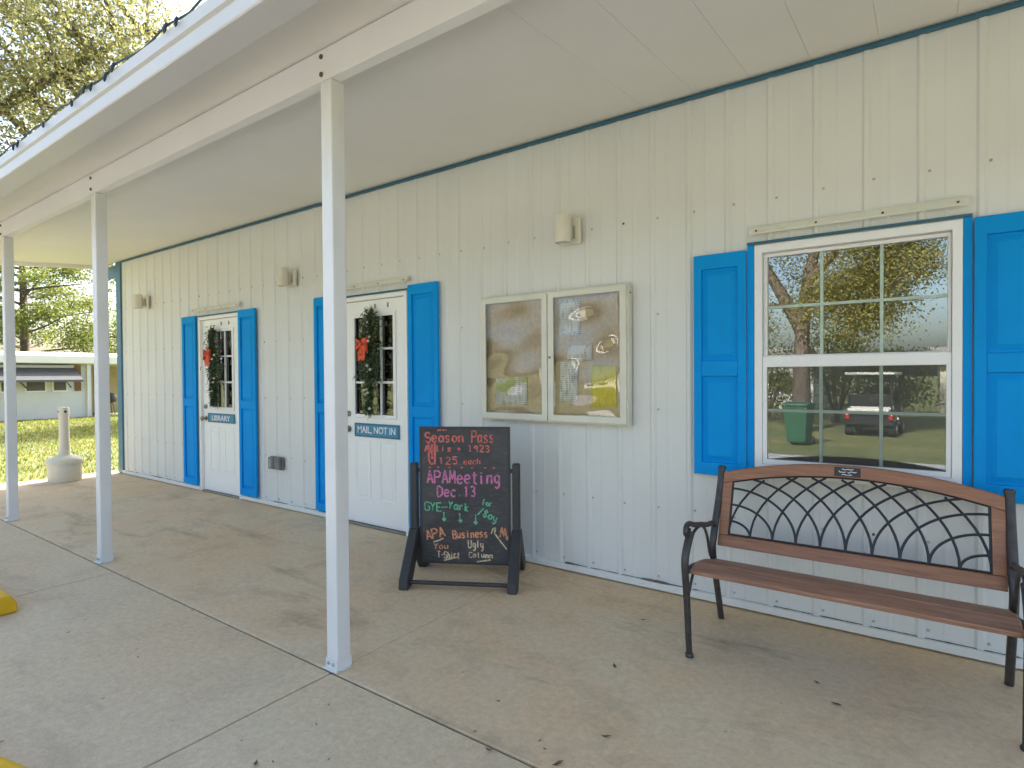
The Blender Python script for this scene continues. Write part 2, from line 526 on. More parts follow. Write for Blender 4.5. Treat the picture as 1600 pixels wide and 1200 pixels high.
for k in range(k0, k1):
    x0, x1 = X_RIB + k*PITCH, X_RIB + (k+1)*PITCH
    if min(x1, XR) - max(x0, XL) < 0.02: continue
    for part in ('low', 'high'):
        m = bay(x0, x1, part)
        if m.f: m.build('siding_panel', M['siding'], bld, fix=False)
    RIBS.append(x0)
# screw heads in rows
m = MB(); mr = MB()
for z in (2.315, 1.72, 1.13, 0.52, 0.085):
    for x0 in RIBS:
        x = x0 + 0.052
        if x < XL+0.03 or x > XR-0.03: continue
        if any(o[0]-0.36 < x < o[1]+0.36 and o[2]-0.06 < z < o[3]+0.03 for o in OPEN): continue
        zz = z + random.uniform(-0.006, 0.006)
        tgt = mr if random.random() < 0.12 else m
        tgt.lathe([(0.0072, 0.0), (0.0072, -0.003), (0.0048, -0.006), (0.003, -0.0065)], (x, W, zz), 8, 'y')
tag(m.build('screw_heads', M['screw'], bld), kind='stuff')
tag(mr.build('rusty_screw_heads', M['rust'], bld), kind='stuff')
# trims
def seg_trim(name, mat, z0, z1, y0, y1, gaps):
    x = XL
    for g0, g1 in sorted(gaps) + [(XR, XR)]:
        if g0 - x > 0.05: MB().box(x, g0, y0, y1, z0, z1).build(name, mat, bld, bevel=0.003)
        x = g1
seg_trim('base_trim', M['basetrim'], 0.009, 0.050, W-0.030, W+0.01, [D1[:2], D2[:2]])
M['debris'] = plain('dirt_debris', (0.13, 0.115, 0.085), 0.95, 0, 0.4, 60)
def debris(x0, x1, amp):
    m_ = MB(); n_ = int((x1-x0)/0.012); top = []
    for k in range(n_+1):
        x = x0+(x1-x0)*k/n_
        h = 0.0015 + amp*max(0.0, math.sin(x*3.1+0.6)*math.sin(x*7.7+1.9)*math.sin(x*1.3))**1.5 + random.uniform(0, 0.0022)
        if math.sin(x*9.0)+math.sin(x*4.1+2.0) < -0.4: h = 0.0003
        top.append((x, h))
    vv = []
    for x, h in top: vv += [(x, W-0.003-min(0.022, h*2.2), 0.0502), (x, W-0.002-min(0.014, h*1.2), 0.0502+h), (x, W-0.001, 0.0502+h*0.8)]
    m_.add(vv, [(3*k+j, 3*k+3+j, 3*k+4+j, 3*k+1+j) for k in range(n_) for j in range(2)])
    m_.build('ledge_dirt', M['debris'], bld, fix=False)
debris(-2.0, 3.9, 0.05); debris(-6.0, -4.45, 0.025); debris(-9.1, -7.1, 0.02)
MB().box(XL, XR, W-0.024, W-0.001, 2.969, 2.992).build('eave_trim', M['blue_trim'], bld, bevel=0.004)
MB().box(-9.335, XL-0.001, W-0.024, W+0.12, 0.003, 2.99).build('corner_trim', M['teal_trim'], bld, bevel=0.006)
MB().box(-9.72, -9.338, W+0.02, W+0.06, 2.80, 2.975).build('gable_trim', M['teal_trim'], bld, bevel=0.004)
# rest of the shell
MB().box(-9.32, -9.28, W+0.13, W+7.0, 0, 3.0).build('side_wall', M['siding'], bld)
MB().box(4.001, 4.05, W, W+7.0, 0, 3.0).build('side_wall', M['siding'], bld)
MB().box(-9.27, 4.0, W+6.95, W+7.0, 0, 3.0).build('rear_wall', M['siding'], bld)
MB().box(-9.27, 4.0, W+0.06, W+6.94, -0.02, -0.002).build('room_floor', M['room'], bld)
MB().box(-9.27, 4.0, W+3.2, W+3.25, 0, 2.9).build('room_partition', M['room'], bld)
MB().prism([(W-0.30, 3.075), (W+3.5, 4.1), (W+7.5, 3.03), (W+7.5, 2.99), (W+3.5, 4.0), (W-0.30, 3.02+0.02)],
           lambda a, b, d: (d, a, b), -9.77, 4.4).build('roof', M['white'], bld)

def raised(m, x0, x1, z0, z1, y, out=0.007):
    """a sunk moulding with a raised field"""
    m.ring(x0, x1, z0, z1, x0+0.016, x1-0.016, z0+0.016, z1-0.016, y-out, y+0.001)
    m.field(x0+0.026, x1-0.026, z0+0.026, z1-0.026, y+0.001, y-out*0.9, 0.022)

def shutter(x0, x1, z0, z1, rail, label=None):
    yb, yf = W-0.0195, W-0.042
    sw = 0.046
    s = MB()
    s.ring(x0, x1, z0, z1, x0+sw, x1-sw, z0+0.075, z1-0.085, yf, yb)
    s.box(x0+sw, x1-sw, yf, yb, rail-0.045, rail+0.045)
    o = s.build('shutter', M['blue'], bld, bevel=0.004)
    for a, b in ((z0+0.075, rail-0.045), (rail+0.045, z1-0.085)):
        p = MB()
        p.box(x0+sw+0.0005, x1-sw-0.0005, yb-0.006, yb-0.0005, a+0.0005, b-0.0005)
        p.field(x0+sw+0.012, x1-sw-0.012, a+0.012, b-0.012, yb-0.0061, yb-0.017, 0.026)
        p.build('raised_panel', M['blue'], o)
    return o
shutter(-1.102, -0.808, 0.755, 2.036, 1.375)
shutter(0.192, 0.486, 0.755, 2.054, 1.385)
shutter(-7.375, -7.045, 0.062, 2.082, 1.05)
shutter(-6.100, -5.770, 0.062, 2.080, 1.05)
shutter(-4.750, -4.420, 0.066, 2.098, 1.05)
shutter(-3.482, -3.146, 0.066, 2.100, 1.05)

# ---- doors
def door(o, knob_x):
    x0, x1 = o[0], o[1]
    xa, xb = x0+0.035, x1-0.035
    c = (x0+x1)/2
    gx0, gx1, gz0, gz1 = c-0.262, c+0.262, 0.995, 1.885
    yf, yb = W+0.012, W+0.056
    d = MB().ring(xa, xb, 0.018, 2.02, gx0, gx1, gz0, gz1, yf, yb).build('door', M['door'], bld, bevel=0.003)
    f = MB()
    f.box(x0, xa-0.003, W-0.022, W+0.09, 0.0, 2.06); f.box(xb+0.003, x1, W-0.022, W+0.09, 0.0, 2.06); f.box(xa-0.003, xb+0.003, W-0.022, W+0.09, 2.024, 2.06)
    f.build('door_frame', M['door'], d, bevel=0.003)
    MB().box(x0-0.012, x1+0.012, W-0.034, W-0.0195, 2.0645, 2.0765).build('head_shadow_trim', M['blue_trim'], d)  # dark strip drawn where only a shadow line runs above the door
    MB().box(xa-0.003, xb+0.003, W-0.03, W+0.09, 0.001, 0.014).build('threshold', M['brass'], d, bevel=0.002)
    MB().ring(gx0-0.022, gx1+0.022, gz0-0.022, gz1+0.022, gx0+0.012, gx1-0.012, gz0+0.012, gz1-0.012, yf-0.012, yf-0.001).build('glazing_frame', M['vinyl'], d, bevel=0.004)
    for i in range(3):
        for j in range(3):
            w3, h3 = (gx1-gx0)/3, (gz1-gz0)/3
            MB().box(gx0+i*w3+0.0004, gx0+(i+1)*w3-0.0004, yf+0.016, yf+0.020, gz0+j*h3+0.0004, gz0+(j+1)*h3-0.0004).build('pane', M['doorglass'], d)
    for i in (1, 2):
        xm = gx0 + i*(gx1-gx0)/3
        MB().box(xm-0.010, xm+0.010, yf-0.004, yf+0.014, gz0+0.013, gz1-0.013).build('muntin', M['vinyl'], d, bevel=0.002)
        zm = gz0 + i*(gz1-gz0)/3
        MB().box(gx0+0.013, gx1-0.013, yf-0.002, yf+0.012, zm-0.010, zm+0.010).build('muntin', M['vinyl'], d, bevel=0.002)
    for a, b in ((c-0.262, c-0.058), (c+0.058, c+0.262)):
        p = MB(); raised(p, a, b, 0.235, 0.775, yf, 0.005); p.build('raised_panel', M['door'], d, bevel=0.002)
    MB().lathe([(0.030, 0), (0.030, -0.008), (0.012, -0.012), (0.012, -0.030), (0.026, -0.040), (0.028, -0.055), (0.018, -0.066), (0.004, -0.068)], (knob_x, yf, 0.865), 14, 'y').build('knob', M['brass'], d, smooth=40)
    MB().lathe([(0.027, 0), (0.027, -0.012), (0.018, -0.018), (0.016, -0.024)], (knob_x, yf, 1.005), 14, 'y').build('deadbolt', M['brass'], d, smooth=40)
    for zh in (0.25, 1.08, 1.82):
        MB().lathe([(0.008, -0.05), (0.008, 0.05)], (xb+0.0015, yf-0.004, zh), 8, 'z').build('hinge', M['brass'], d, smooth=40)
    for dx in (0.02, 0.185):
        MB().box(c+dx-0.007, c+dx+0.007, yf-0.008, yf-0.0005, 1.945, 1.985).build('hook', M['brass'], d, bevel=0.002)
    return d
door(D1, D1[0]+0.035+0.062)
door(D2, D2[0]+0.035+0.062)

# ---- drip strips above the openings
def drip(x0, x1, z):
    m = MB()
    m.prism([(0, 0.024), (-0.012, 0.024), (-0.030, -0.014), (-0.030, -0.022), (0, -0.010)], lambda a, b, d: (d, W-0.0205+a, z+b), x0, x1)
    o = m.build('drip_strip', M['strip'], bld, bevel=0.002)
    s = MB()
    for k in range(4):
        s.lathe([(0.006, 0), (0.006, -0.004), (0.003, -0.006)], (x0+0.04+(x1-x0-0.08)*k/3, W-0.0205-0.024, z-0.002), 8, 'y')
    s.build('rusty_screws', M['rust'], o)
drip(-0.792, 0.172, 2.135)
drip(-7.13, -6.07, 2.145)
drip(-4.50, -3.48, 2.150)

# ---- window
x0, x1, z0, z1 = WIN
win = MB().ring(x0, x1, z0, z1, x0+0.040, x1-0.040, z0+0.040, z1-0.045, W-0.022, W+0.07).build('window', M['vinyl'], bld, bevel=0.003)
MB().box(x0-0.036, x0-0.002, W-0.024, W-0.0195, 0.79, 2.072).build('jamb_trim', M['blue'], win)
MB().box(x1+0.002, x1+0.034, W-0.024, W-0.0195, 0.79, 2.062).build('jamb_trim', M['blue'], win)
MB().box(x0-0.036, x1+0.034, W-0.034, W-0.0195, 2.0625, 2.0755).build('head_shadow_trim', M['blue_trim'], win)
us = MB().ring(x0+0.041, x1-0.041, 1.405, z1-0.046, -0.708, 0.096, 1.446, 1.992, W+0.020, W+0.055).build('upper_sash', M['vinyl'], win, bevel=0.003)
MB().box(-0.7085, 0.0965, W+0.034, W+0.040, 1.4455, 1.9925).build('pane', M['glass'], us)
ls = MB().ring(x0+0.041, x1-0.041, z0+0.041, 1.440, -0.704, 0.091, 0.868, 1.379, W-0.012, W+0.018).build('lower_sash', M['vinyl'], win, bevel=0.003)
MB().box(-0.7045, 0.0915, W+0.002, W+0.008, 0.8675, 1.3795).build('pane', M['glass'], ls)
for xm in (-0.439, -0.170):
    MB().box(xm-0.0075, xm+0.0075, W+0.026, W+0.0335, 1.447, 1.991).build('muntin', M['grid'], us)
    MB().box(xm-0.0075, xm+0.0075, W-0.006, W+0.0015, 0.869, 1.378).build('muntin', M['grid'], ls)
MB().box(-0.707, 0.095, W+0.0262, W+0.0330, 1.7045, 1.7195).build('muntin', M['grid'], us)
MB().box(-0.703, 0.090, W-0.0058, W+0.0012, 1.1325, 1.1475).build('muntin', M['grid'], ls)
t = NT('insect_screen_mesh')
df = t.n('ShaderNodeBsdfDiffuse'); df.inputs[0].default_value = (0.17, 0.17, 0.165, 1)
tr = t.n('ShaderNodeBsdfTransparent'); mx = t.n('ShaderNodeMixShader'); mx.inputs[0].default_value = 0.30
t.l(tr.outputs[0], mx.inputs[1]); t.l(df.outputs[0], mx.inputs[2]); t.l(mx.outputs[0], t.out.inputs[0])
M['screen'] = t.m
MB().add([(-0.7035, W-0.010, 0.8685), (0.0905, W-0.010, 0.8685), (0.0905, W-0.010, 1.3785), (-0.7035, W-0.010, 1.3785)], [(0,1,2,3)]).build('insect_screen', M['screen'], ls)
MB().box(x0-0.01, x1+0.01, W-0.045, W-0.0225, z0-0.022, z0+0.002).build('sill', M['vinyl'], win, bevel=0.004)

# ================================================================== the porch roof
por = thing('porch_canopy', 'white aluminium porch roof on square posts along the building front', 'porch roof', (-2.2, 1.69, 0))
def sof(y): return 3.0 - 0.095*(W - y)
YG = 1.236
X0, X1 = -9.77, 4.4
ux = -0.79
edges = [X0] + [ux + 0.305*k for k in range(-29, 18) if X0+0.05 < ux+0.305*k < X1-0.05] + [X1]
for a, b in zip(edges[:-1], edges[1:]):
    m = MB()
    ya, yb = YG+0.003, W-0.0015
    c = 0.004
    # shallow pan with a small lap bead at its left edge
    e2 = 0.0006 if a > -2.0 else 0.00015
    P = [(a+e2, 0.0), (a+0.004, -0.0004), (a+0.012, -0.0004), (a+0.016, 0.0), (b-e2, 0.0), (b-e2, 0.012), (a+e2, 0.012)]
    m.prism(P, lambda p, q, y: (p, y, sof(y)+q), ya, yb)
    m.build('soffit_panel', M['soffit'], por)
MB().prism([(YG, 0.013), (W-0.31, 0.013), (W-0.31, 0.085), (YG, 0.085)], lambda a, b, d: (d, a, sof(a)+b), X0+0.001, X1-0.001).build('roof_sheet', M['white'], por)
MB().prism([(YG-0.02, -0.055), (W-0.002, -0.055), (W-0.002, 0.084), (YG-0.02, 0.084)], lambda a, b, d: (d, a, sof(a)+b), X0-0.035, X0-0.0015).build('end_fascia', M['soffit'], por, bevel=0.003)
# K-style gutter
g = [(1.236, 2.760), (1.236, 2.620), (1.122, 2.620), (1.117, 2.624), (1.114, 2.676), (1.119, 2.680), (1.119, 2.684), (1.104, 2.690), (1.101, 2.738), (1.106, 2.744), (1.112, 2.744), (1.112, 2.738), (1.108, 2.736), (1.110, 2.694), (1.124, 2.688), (1.122, 2.630), (1.126, 2.626), (1.230, 2.626), (1.230, 2.760)]
MB().prism(g, lambda a, b, d: (d, a, b), X0-0.02, X1).build('gutter', M['gutter'], por)
MB().box(X0, X1, 1.2365, 1.2435, 2.64, sof(1.24)-0.006).build('fascia_board', M['gutter'], por)
# beam: open C channel carried by the posts
bm_ = MB().prism([(1.650, 2.685), (1.705, 2.685), (1.705, 2.703), (1.662, 2.703), (1.662, sof(1.66)-0.02), (1.705, sof(1.7)-0.02), (1.705, sof(1.705)-0.004), (1.650, sof(1.65)-0.004)],
                 lambda a, b, d: (d, a, b), X0+0.06, X1).build('beam', M['soffit'], por, bevel=0.002)
for xr in (-2.163, -4.848, -7.030):
    xa = xr - 0.076
    p = MB().box(xa, xr, 1.6505, 1.7265, 0.004, 2.6835).build('post', M['white'], por, bevel=0.006)
    br = MB()
    br.box(xa-0.004, xr+0.004, 1.6465, 1.6500, 0.002, 0.050); br.box(xa-0.004, xr+0.004, 1.7270, 1.7305, 0.002, 0.050)
    br.box(xa-0.012, xr+0.012, 1.632, 1.6462, 0.002, 0.006)
    br.box(xr+0.0005, xr+0.004, 1.6502, 1.7268, 0.002, 0.046); br.box(xr+0.0042, xr+0.018, 1.660, 1.717, 0.002, 0.006)
    br.build('base_bracket', M['white'], p, bevel=0.002)
    for dx, dz in ((0.020, 0.045), (0.054, 0.045)):
        MB().lathe([(0.008, 0), (0.008, -0.005), (0.004, -0.007)], (xa+dx, 1.6464, dz-0.016), 8, 'y').build('bolt', M['screw'], p)
    for dz in (2.715, 2.795):
        MB().lathe([(0.011, 0), (0.011, -0.006), (0.006, -0.009)], (xa+0.012, 1.650, dz), 8, 'y').build('bolt', M['rust'], bm_)

# ================================================================== wall fixtures
def sconce(x, z, label, tilt=0.0):
    s = thing('wall_light', label, 'wall light', (x, W, z), 0, 'cylinder wall lights')
    MB().box(x-0.080, x+0.080, W-0.048, W-0.0195, z-0.085, z+0.085).build('mounting_box', M['sconce'], s, bevel=0.008)
    MB().box(x-0.026, x+0.026, W-0.075, W-0.0485, z-0.05, z+0.05).build('bracket', M['sconce'], s, bevel=0.006)
    MB().box(x+0.030, x+0.044, W-0.0535, W-0.0485, z-0.050, z+0.035).build('wire_slot', M['screw'], s)
    m = MB()
    n = 28
    m.lathe([(0.054, -0.088), (0.054, 0.084), (0.050, 0.091), (0.020, 0.093), (0.020, 0.080), (0.046, 0.076), (0.047, -0.088)], (x, W-0.130, z), n)
    m.f = m.f[:-2]
    b = len(m.v); nn = n
    m.f.append(tuple(range(3*nn, 4*nn)))           # closes the top
    for j in range(nn): m.f.append((6*nn+j, 6*nn+(j+1)%nn, (j+1)%nn, j))
    m.build('shade', M['sconce'], s, smooth=40)
    MB().lathe([(0.030, -0.045), (0.034, -0.02), (0.022, 0.03), (0.015, 0.06)], (x, W-0.130, z), 14).build('lamp', M['vinyl'], s, smooth=40)
sconce(-1.935, 2.305, 'cream cylinder wall light above the glazed notice cabinet')
sconce(-5.115, 2.325, 'cream cylinder wall light between the two doors')
sconce(-8.360, 2.345, 'cream wall light nearest the far blue wall corner')

ob = thing('outlet_box', 'grey weatherproof double outlet box low on the white wall', 'outlet box', (-5.40, W, 0.39))
MB().box(-5.51, -5.295, W-0.042, W-0.0195, 0.395, 0.530).build('back_box', M['greybox'], ob, bevel=0.006)
for a, b, mat in ((-5.500, -5.410, 'greybox'), (-5.396, -5.305, 'greybox')):
    MB().box(a, b, W-0.075, W-0.0425, 0.402, 0.523).build('flip_cover', M[mat], ob, bevel=0.01)
MB().box(-5.476, -5.446, W-0.078, W-0.0755, 0.420, 0.505).build('label_plate', M['greybox2'], ob)

def text_mesh(name, body, size, mat, parent, centre, width=None):
    c = bpy.data.curves.new(name, 'FONT'); c.body = body; c.size = size; c.align_x = 'CENTER'; c.align_y = 'CENTER'
    c.extrude = 0.0008; c.offset = 0.0012; c.resolution_u = 3
    tmp = bpy.data.objects.new(name+'_tmp', c); COL.objects.link(tmp)
    bpy.context.view_layer.update()
    me = bpy.data.meshes.new_from_object(tmp.evaluated_get(bpy.context.evaluated_depsgraph_get()))
    bpy.data.objects.remove(tmp); bpy.data.curves.remove(c)
    xs_ = [v.co.x for v in me.vertices]
    cx = (max(xs_)+min(xs_))/2; sx = 1.0 if not width else width/(max(xs_)-min(xs_))
    zs_ = [v.co.y for v in me.vertices]; cz = (max(zs_)+min(zs_))/2
    off = ORIGIN[parent.name]
    for v in me.vertices:
        x, y, z = v.co
        v.co = (centre[0]+(x-cx)*sx-off.x, centre[1]-z-off.y, centre[2]+(y-cz)-off.z)
    me.materials.clear(); me.materials.append(mat)
    o = bpy.data.objects.new(name, me); COL.objects.link(o); o.parent = parent
    return o
def door_sign(cx, z0, z1, body, width, label):
    s = thing('door_sign', label, 'sign', (cx, W, z0), 0, 'blue door signs')
    y = W+0.004
    MB().box(cx-0.288, cx+0.288, y-0.006, y+0.0035, z0, z1).build('plate', M['signblue'], s, bevel=0.002)
    MB().ring(cx-0.286, cx+0.286, z0+0.002, z1-0.002, cx-0.276, cx+0.276, z0+0.012, z1-0.012, y-0.0085, y-0.0062).build('border', M['blue_trim'], s)
    text_mesh('lettering', body, 0.085, M['ink_white'], s, (cx, y-0.0072, (z0+z1)/2), width)
door_sign(-3.925, 0.803, 0.925, 'MAIL, NOT IN', 0.49, 'blue sign reading MAIL on the door behind the chalkboard')
door_sign(-6.555, 0.826, 0.932, 'LIBRARY', 0.40, 'blue sign reading LIBRARY on the farther white door')

# ---- pine swags with red bows on the doors
def swag(c, zt, zb, lean, label):
    y = W-0.012
    s = thing('pine_swag', label, 'door swag', (c, y, zb), 0, 'pine swags on the doors')
    n = 1900
    tt = RNG.random(n)**0.9
    half = 0.045 + 0.075*np.sin(np.pi*np.clip(tt*1.15, 0, 1))
    cx = c + lean*(tt-0.4) + RNG.normal(0, 1, n)*half*0.55
    cz = zt + (zb-zt)*tt + RNG.normal(0, 0.015, n)
    cy = y - 0.020 - np.abs(RNG.normal(0, 0.022, n))
    d = np.stack([RNG.normal(0, 1, n), RNG.normal(-0.2, 0.5, n), RNG.normal(-0.5, 0.8, n)], 1); d /= np.linalg.norm(d, axis=1)[:, None]
    L = RNG.uniform(0.035, 0.075, n)[:, None]
    side = np.cross(d, RNG.normal(0, 1, (n, 3))); side /= np.linalg.norm(side, axis=1)[:, None]
    wd = RNG.uniform(0.003, 0.008, n)[:, None]
    p = np.stack([cx, cy, cz], 1)
    V = np.stack([p-side*wd, p+side*wd, p+d*L], 1)
    V[:, :, 1] = np.minimum(V[:, :, 1], y-0.002)
    tag(raw_mesh('needles', V.reshape(-1, 3), np.arange(3*n).reshape(-1, 3), M['needle'], s), kind='stuff')
    m = MB()
    m.tube([(c+lean*(k/8-0.4), y-0.018, zt+(zb-zt)*k/8) for k in range(9)], 0.006, 6)
    m.build('stem', M['bark'], s)
    for k in range(9):
        q = random.random()
        MB().lathe([(0.003, -0.014), (0.012, -0.008), (0.015, 0), (0.012, 0.009), (0.003, 0.014)], (c+lean*(q-0.4)+random.gauss(0, 0.035), y-0.065, zt+(zb-zt)*(0.12+0.85*q)), 8).build('berry', M['berry'], s, smooth=60)
    bx, bz = c-0.055, zt-0.31
    bow = MB()
    for sx in (-1, 1):
        for tilt in (0.25, -0.35):
            path = []
            for k in range(13):
                th = math.pi*2*k/12
                r_ = 0.036*(1-math.cos(th))
                path.append((bx + sx*r_*0.95, y-0.075-0.028*math.sin(th), bz + r_*tilt*1.2 + 0.012*math.sin(th)))
            for k in range(12):
                a, b = path[k], path[k+1]
                w0 = 0.016+0.020*math.sin(math.pi*k/12); w1 = 0.016+0.020*math.sin(math.pi*(k+1)/12)
                bow.add([(a[0], a[1], a[2]-w0), (b[0], b[1], b[2]-w1), (b[0], b[1], b[2]+w1), (a[0], a[1], a[2]+w0)], [(0,1,2,3)])
    for sx in (-1, 1):
        pts = [(bx+sx*0.01, bz-0.01), (bx+sx*0.026, bz-0.07), (bx+sx*0.022, bz-0.13)]
        for k, ((a, b), (c2, d2)) in enumerate(zip(pts[:-1], pts[1:])):
            bow.add([(a-0.020, y-0.080-0.006*k, b), (a+0.020, y-0.078, b), (c2+0.024, y-0.082, d2+(0.012 if k else 0)), (c2-0.024, y-0.080, d2-(0.012 if k else 0))], [(0,1,2,3)])
    o = bow.build('bow', M['red'], s, fix=False)
    md = o.modifiers.new('thick', 'SOLIDIFY'); md.thickness = 0.0025
    MB().lathe([(0.004, -0.02), (0.016, -0.014), (0.020, 0), (0.016, 0.014), (0.004, 0.02)], (bx, y-0.092, bz), 10).build('bow_knot', M['red'], o, smooth=60)
swag(-3.945, 1.93, 1.02, -0.03, 'pine swag with orange red bow on the door behind the chalkboard')
swag(-6.615, 1.92, 1.04, 0.05, 'pine swag with orange red bow on the farther white door')

# ================================================================== glazed notice cabinet
nb = thing('notice_cabinet', 'almond framed double door glazed notice cabinet on the white wall', 'notice board', (-2.09, W, 1.02))
nx0, nx1, nz0, nz1 = -2.680, -1.500, 1.020, 1.918
yF = W-0.085
case = MB().ring(nx0, nx1, nz0, nz1, nx0+0.022, nx1-0.022, nz0+0.022, nz1-0.022, yF+0.014, W-0.0196).build('case', M['almond'], nb, bevel=0.003)
MB().box(nx0+0.0225, nx1-0.0225, W-0.032, W-0.0197, nz0+0.0225, nz1-0.0225).build('cork_panel', M['cork'], nb)
for k, (a, b) in enumerate(((nx0+0.010, -2.094), (-2.088, nx1-0.010))):
    g0, g1 = (a+0.045, b-0.045)
    df_ = MB().ring(a, b, nz0+0.010, nz1-0.010, g0, g1, nz0+0.055, nz1-0.050, yF-0.004, yF+0.0135).build('cabinet_door', M['almond'], nb, bevel=0.004)
    nx_, nz_ = 36, 54
    vv = []; 
    for j in range(nz_+1):
        for i in range(nx_+1):
            u, w_ = i/nx_, j/nz_
            e = (math.sin(math.pi*u)*math.sin(math.pi*w_))**0.5
            yy = yF + 0.005 + e*(0.0050*math.sin(2.6*math.pi*w_+1.1*k+2.2*u) + 0.0026*math.sin(5.2*math.pi*w_-3.5*u+2.0+k) + 0.0022*math.sin(2.6*math.pi*u+3*w_+k))
            vv.append((g0-0.004+(g1-g0+0.008)*u, yy, nz0+0.051+(nz1-nz0-0.097)*w_))
    ff = [(j*(nx_+1)+i, j*(nx_+1)+i+1, (j+1)*(nx_+1)+i+1, (j+1)*(nx_+1)+i) for j in range(nz_) for i in range(nx_)]
    MB().add(vv, ff).build('pane', M['plexi'], df_, smooth=80, fix=False)
    hx = b+0.006 if k else a-0.006
    for zh in (nz0+0.12, nz1-0.12):
        MB().lathe([(0.006, -0.04), (0.006, 0.04)], (hx if k else hx, yF+0.004, zh), 8).build('hinge', M['almond'], df_, smooth=40)
MB().lathe([(0.009, 0), (0.009, -0.006), (0.004, -0.008)], (-2.070, yF-0.004, 1.465), 10, 'y').build('lock', M['brass'], nb, smooth=40)
MB().lathe([(0.005, 0.0), (0.005, 0.006)], (nx1, W-0.05, 1.86), 8, 'x').build('side_screw', M['rust'], nb)
M['paper1'] = printed('paper_letter', (0.90, 0.91, 0.93), (0.45, 0.32, 0.36), 60, 0.52, 0.6)
M['paper2'] = printed('paper_list', (0.90, 0.90, 0.92), (0.30, 0.30, 0.34), 50, 0.50, 0.56)
M['paper3'] = printed('paper_map', (0.90, 0.90, 0.90), (0.50, 0.40, 0.46), 40, 0.5, 0.56, (0.55, 0.62, 0.12))
M['paper4'] = printed('paper_yellow', (0.92, 0.76, 0.01), (0.70, 0.40, 0.02), 45, 0.56, 0.62)
M['paper5'] = printed('paper_card', (0.90, 0.89, 0.86), (0.50, 0.33, 0.32), 50, 0.52, 0.6)
def paper(x0, x1, z0, z1, mat, label, tilt=0.0, lift=0.0):
    cx, cz = (x0+x1)/2, (z0+z1)/2
    m = MB(); n = 6
    vv = []
    for j in range(n+1):
        for i in range(n+1):
            u, w_ = i/n-0.5, j/n-0.5
            x, z = u*(x1-x0), w_*(z1-z0)
            y = W-0.036-lift - 0.007*abs(u)**2*4*(1 if w_ < 0 else 0.35)
            vv.append((cx + x*math.cos(tilt)-z*math.sin(tilt), y, cz + x*math.sin(tilt)+z*math.cos(tilt)))
    ff = [(j*(n+1)+i, j*(n+1)+i+1, (j+1)*(n+1)+i+1, (j+1)*(n+1)+i) for j in range(n) for i in range(n)]
    o = m.add(vv, ff).build('paper_notice', mat, smooth=60, fix=False)
    md = o.modifiers.new('thick', 'SOLIDIFY'); md.thickness = 0.0008
    tag(o, label, 'notice', 'notices pinned in the cabinet')
    return o
paper(-2.565, -2.290, 1.132, 1.333, M['paper3'], 'white notice with a yellow green patch in the left cabinet door', 0.01)
paper(-2.020, -1.863, 1.610, 1.858, M['paper1'], 'pale letter pinned top left in the right cabinet door')
paper(-2.018, -1.880, 1.161, 1.432, M['paper2'], 'closely printed white list in the right cabinet door', -0.01)
paper(-1.784, -1.600, 1.130, 1.405, M['paper4'], 'bright yellow notice at lower right of the cabinet')
paper(-1.955, -1.770, 1.440, 1.545, M['paper5'], 'small white card in the middle of the right cabinet door', 0.0, 0.010)

# ================================================================== sandwich board
SB_ANG = R(28.48)
e_ = Vector((math.cos(SB_ANG), math.sin(SB_ANG), 0)); n_ = Vector((-math.sin(SB_ANG), math.cos(SB_ANG), 0))
s1, s2, s3 = Vector((-2.681, 2.538, 0)), Vector((-2.043, 2.884, 0)), Vector((-2.239, 3.324, 0))
mid = (s2+s3)/2
org = mid - e_*0.381            # centre of the stand on the floor
sb = thing('sidewalk_sign', 'black swinging chalkboard sign with coloured handwriting standing before the door', 'chalkboard sign', tuple(org), SB_ANG)
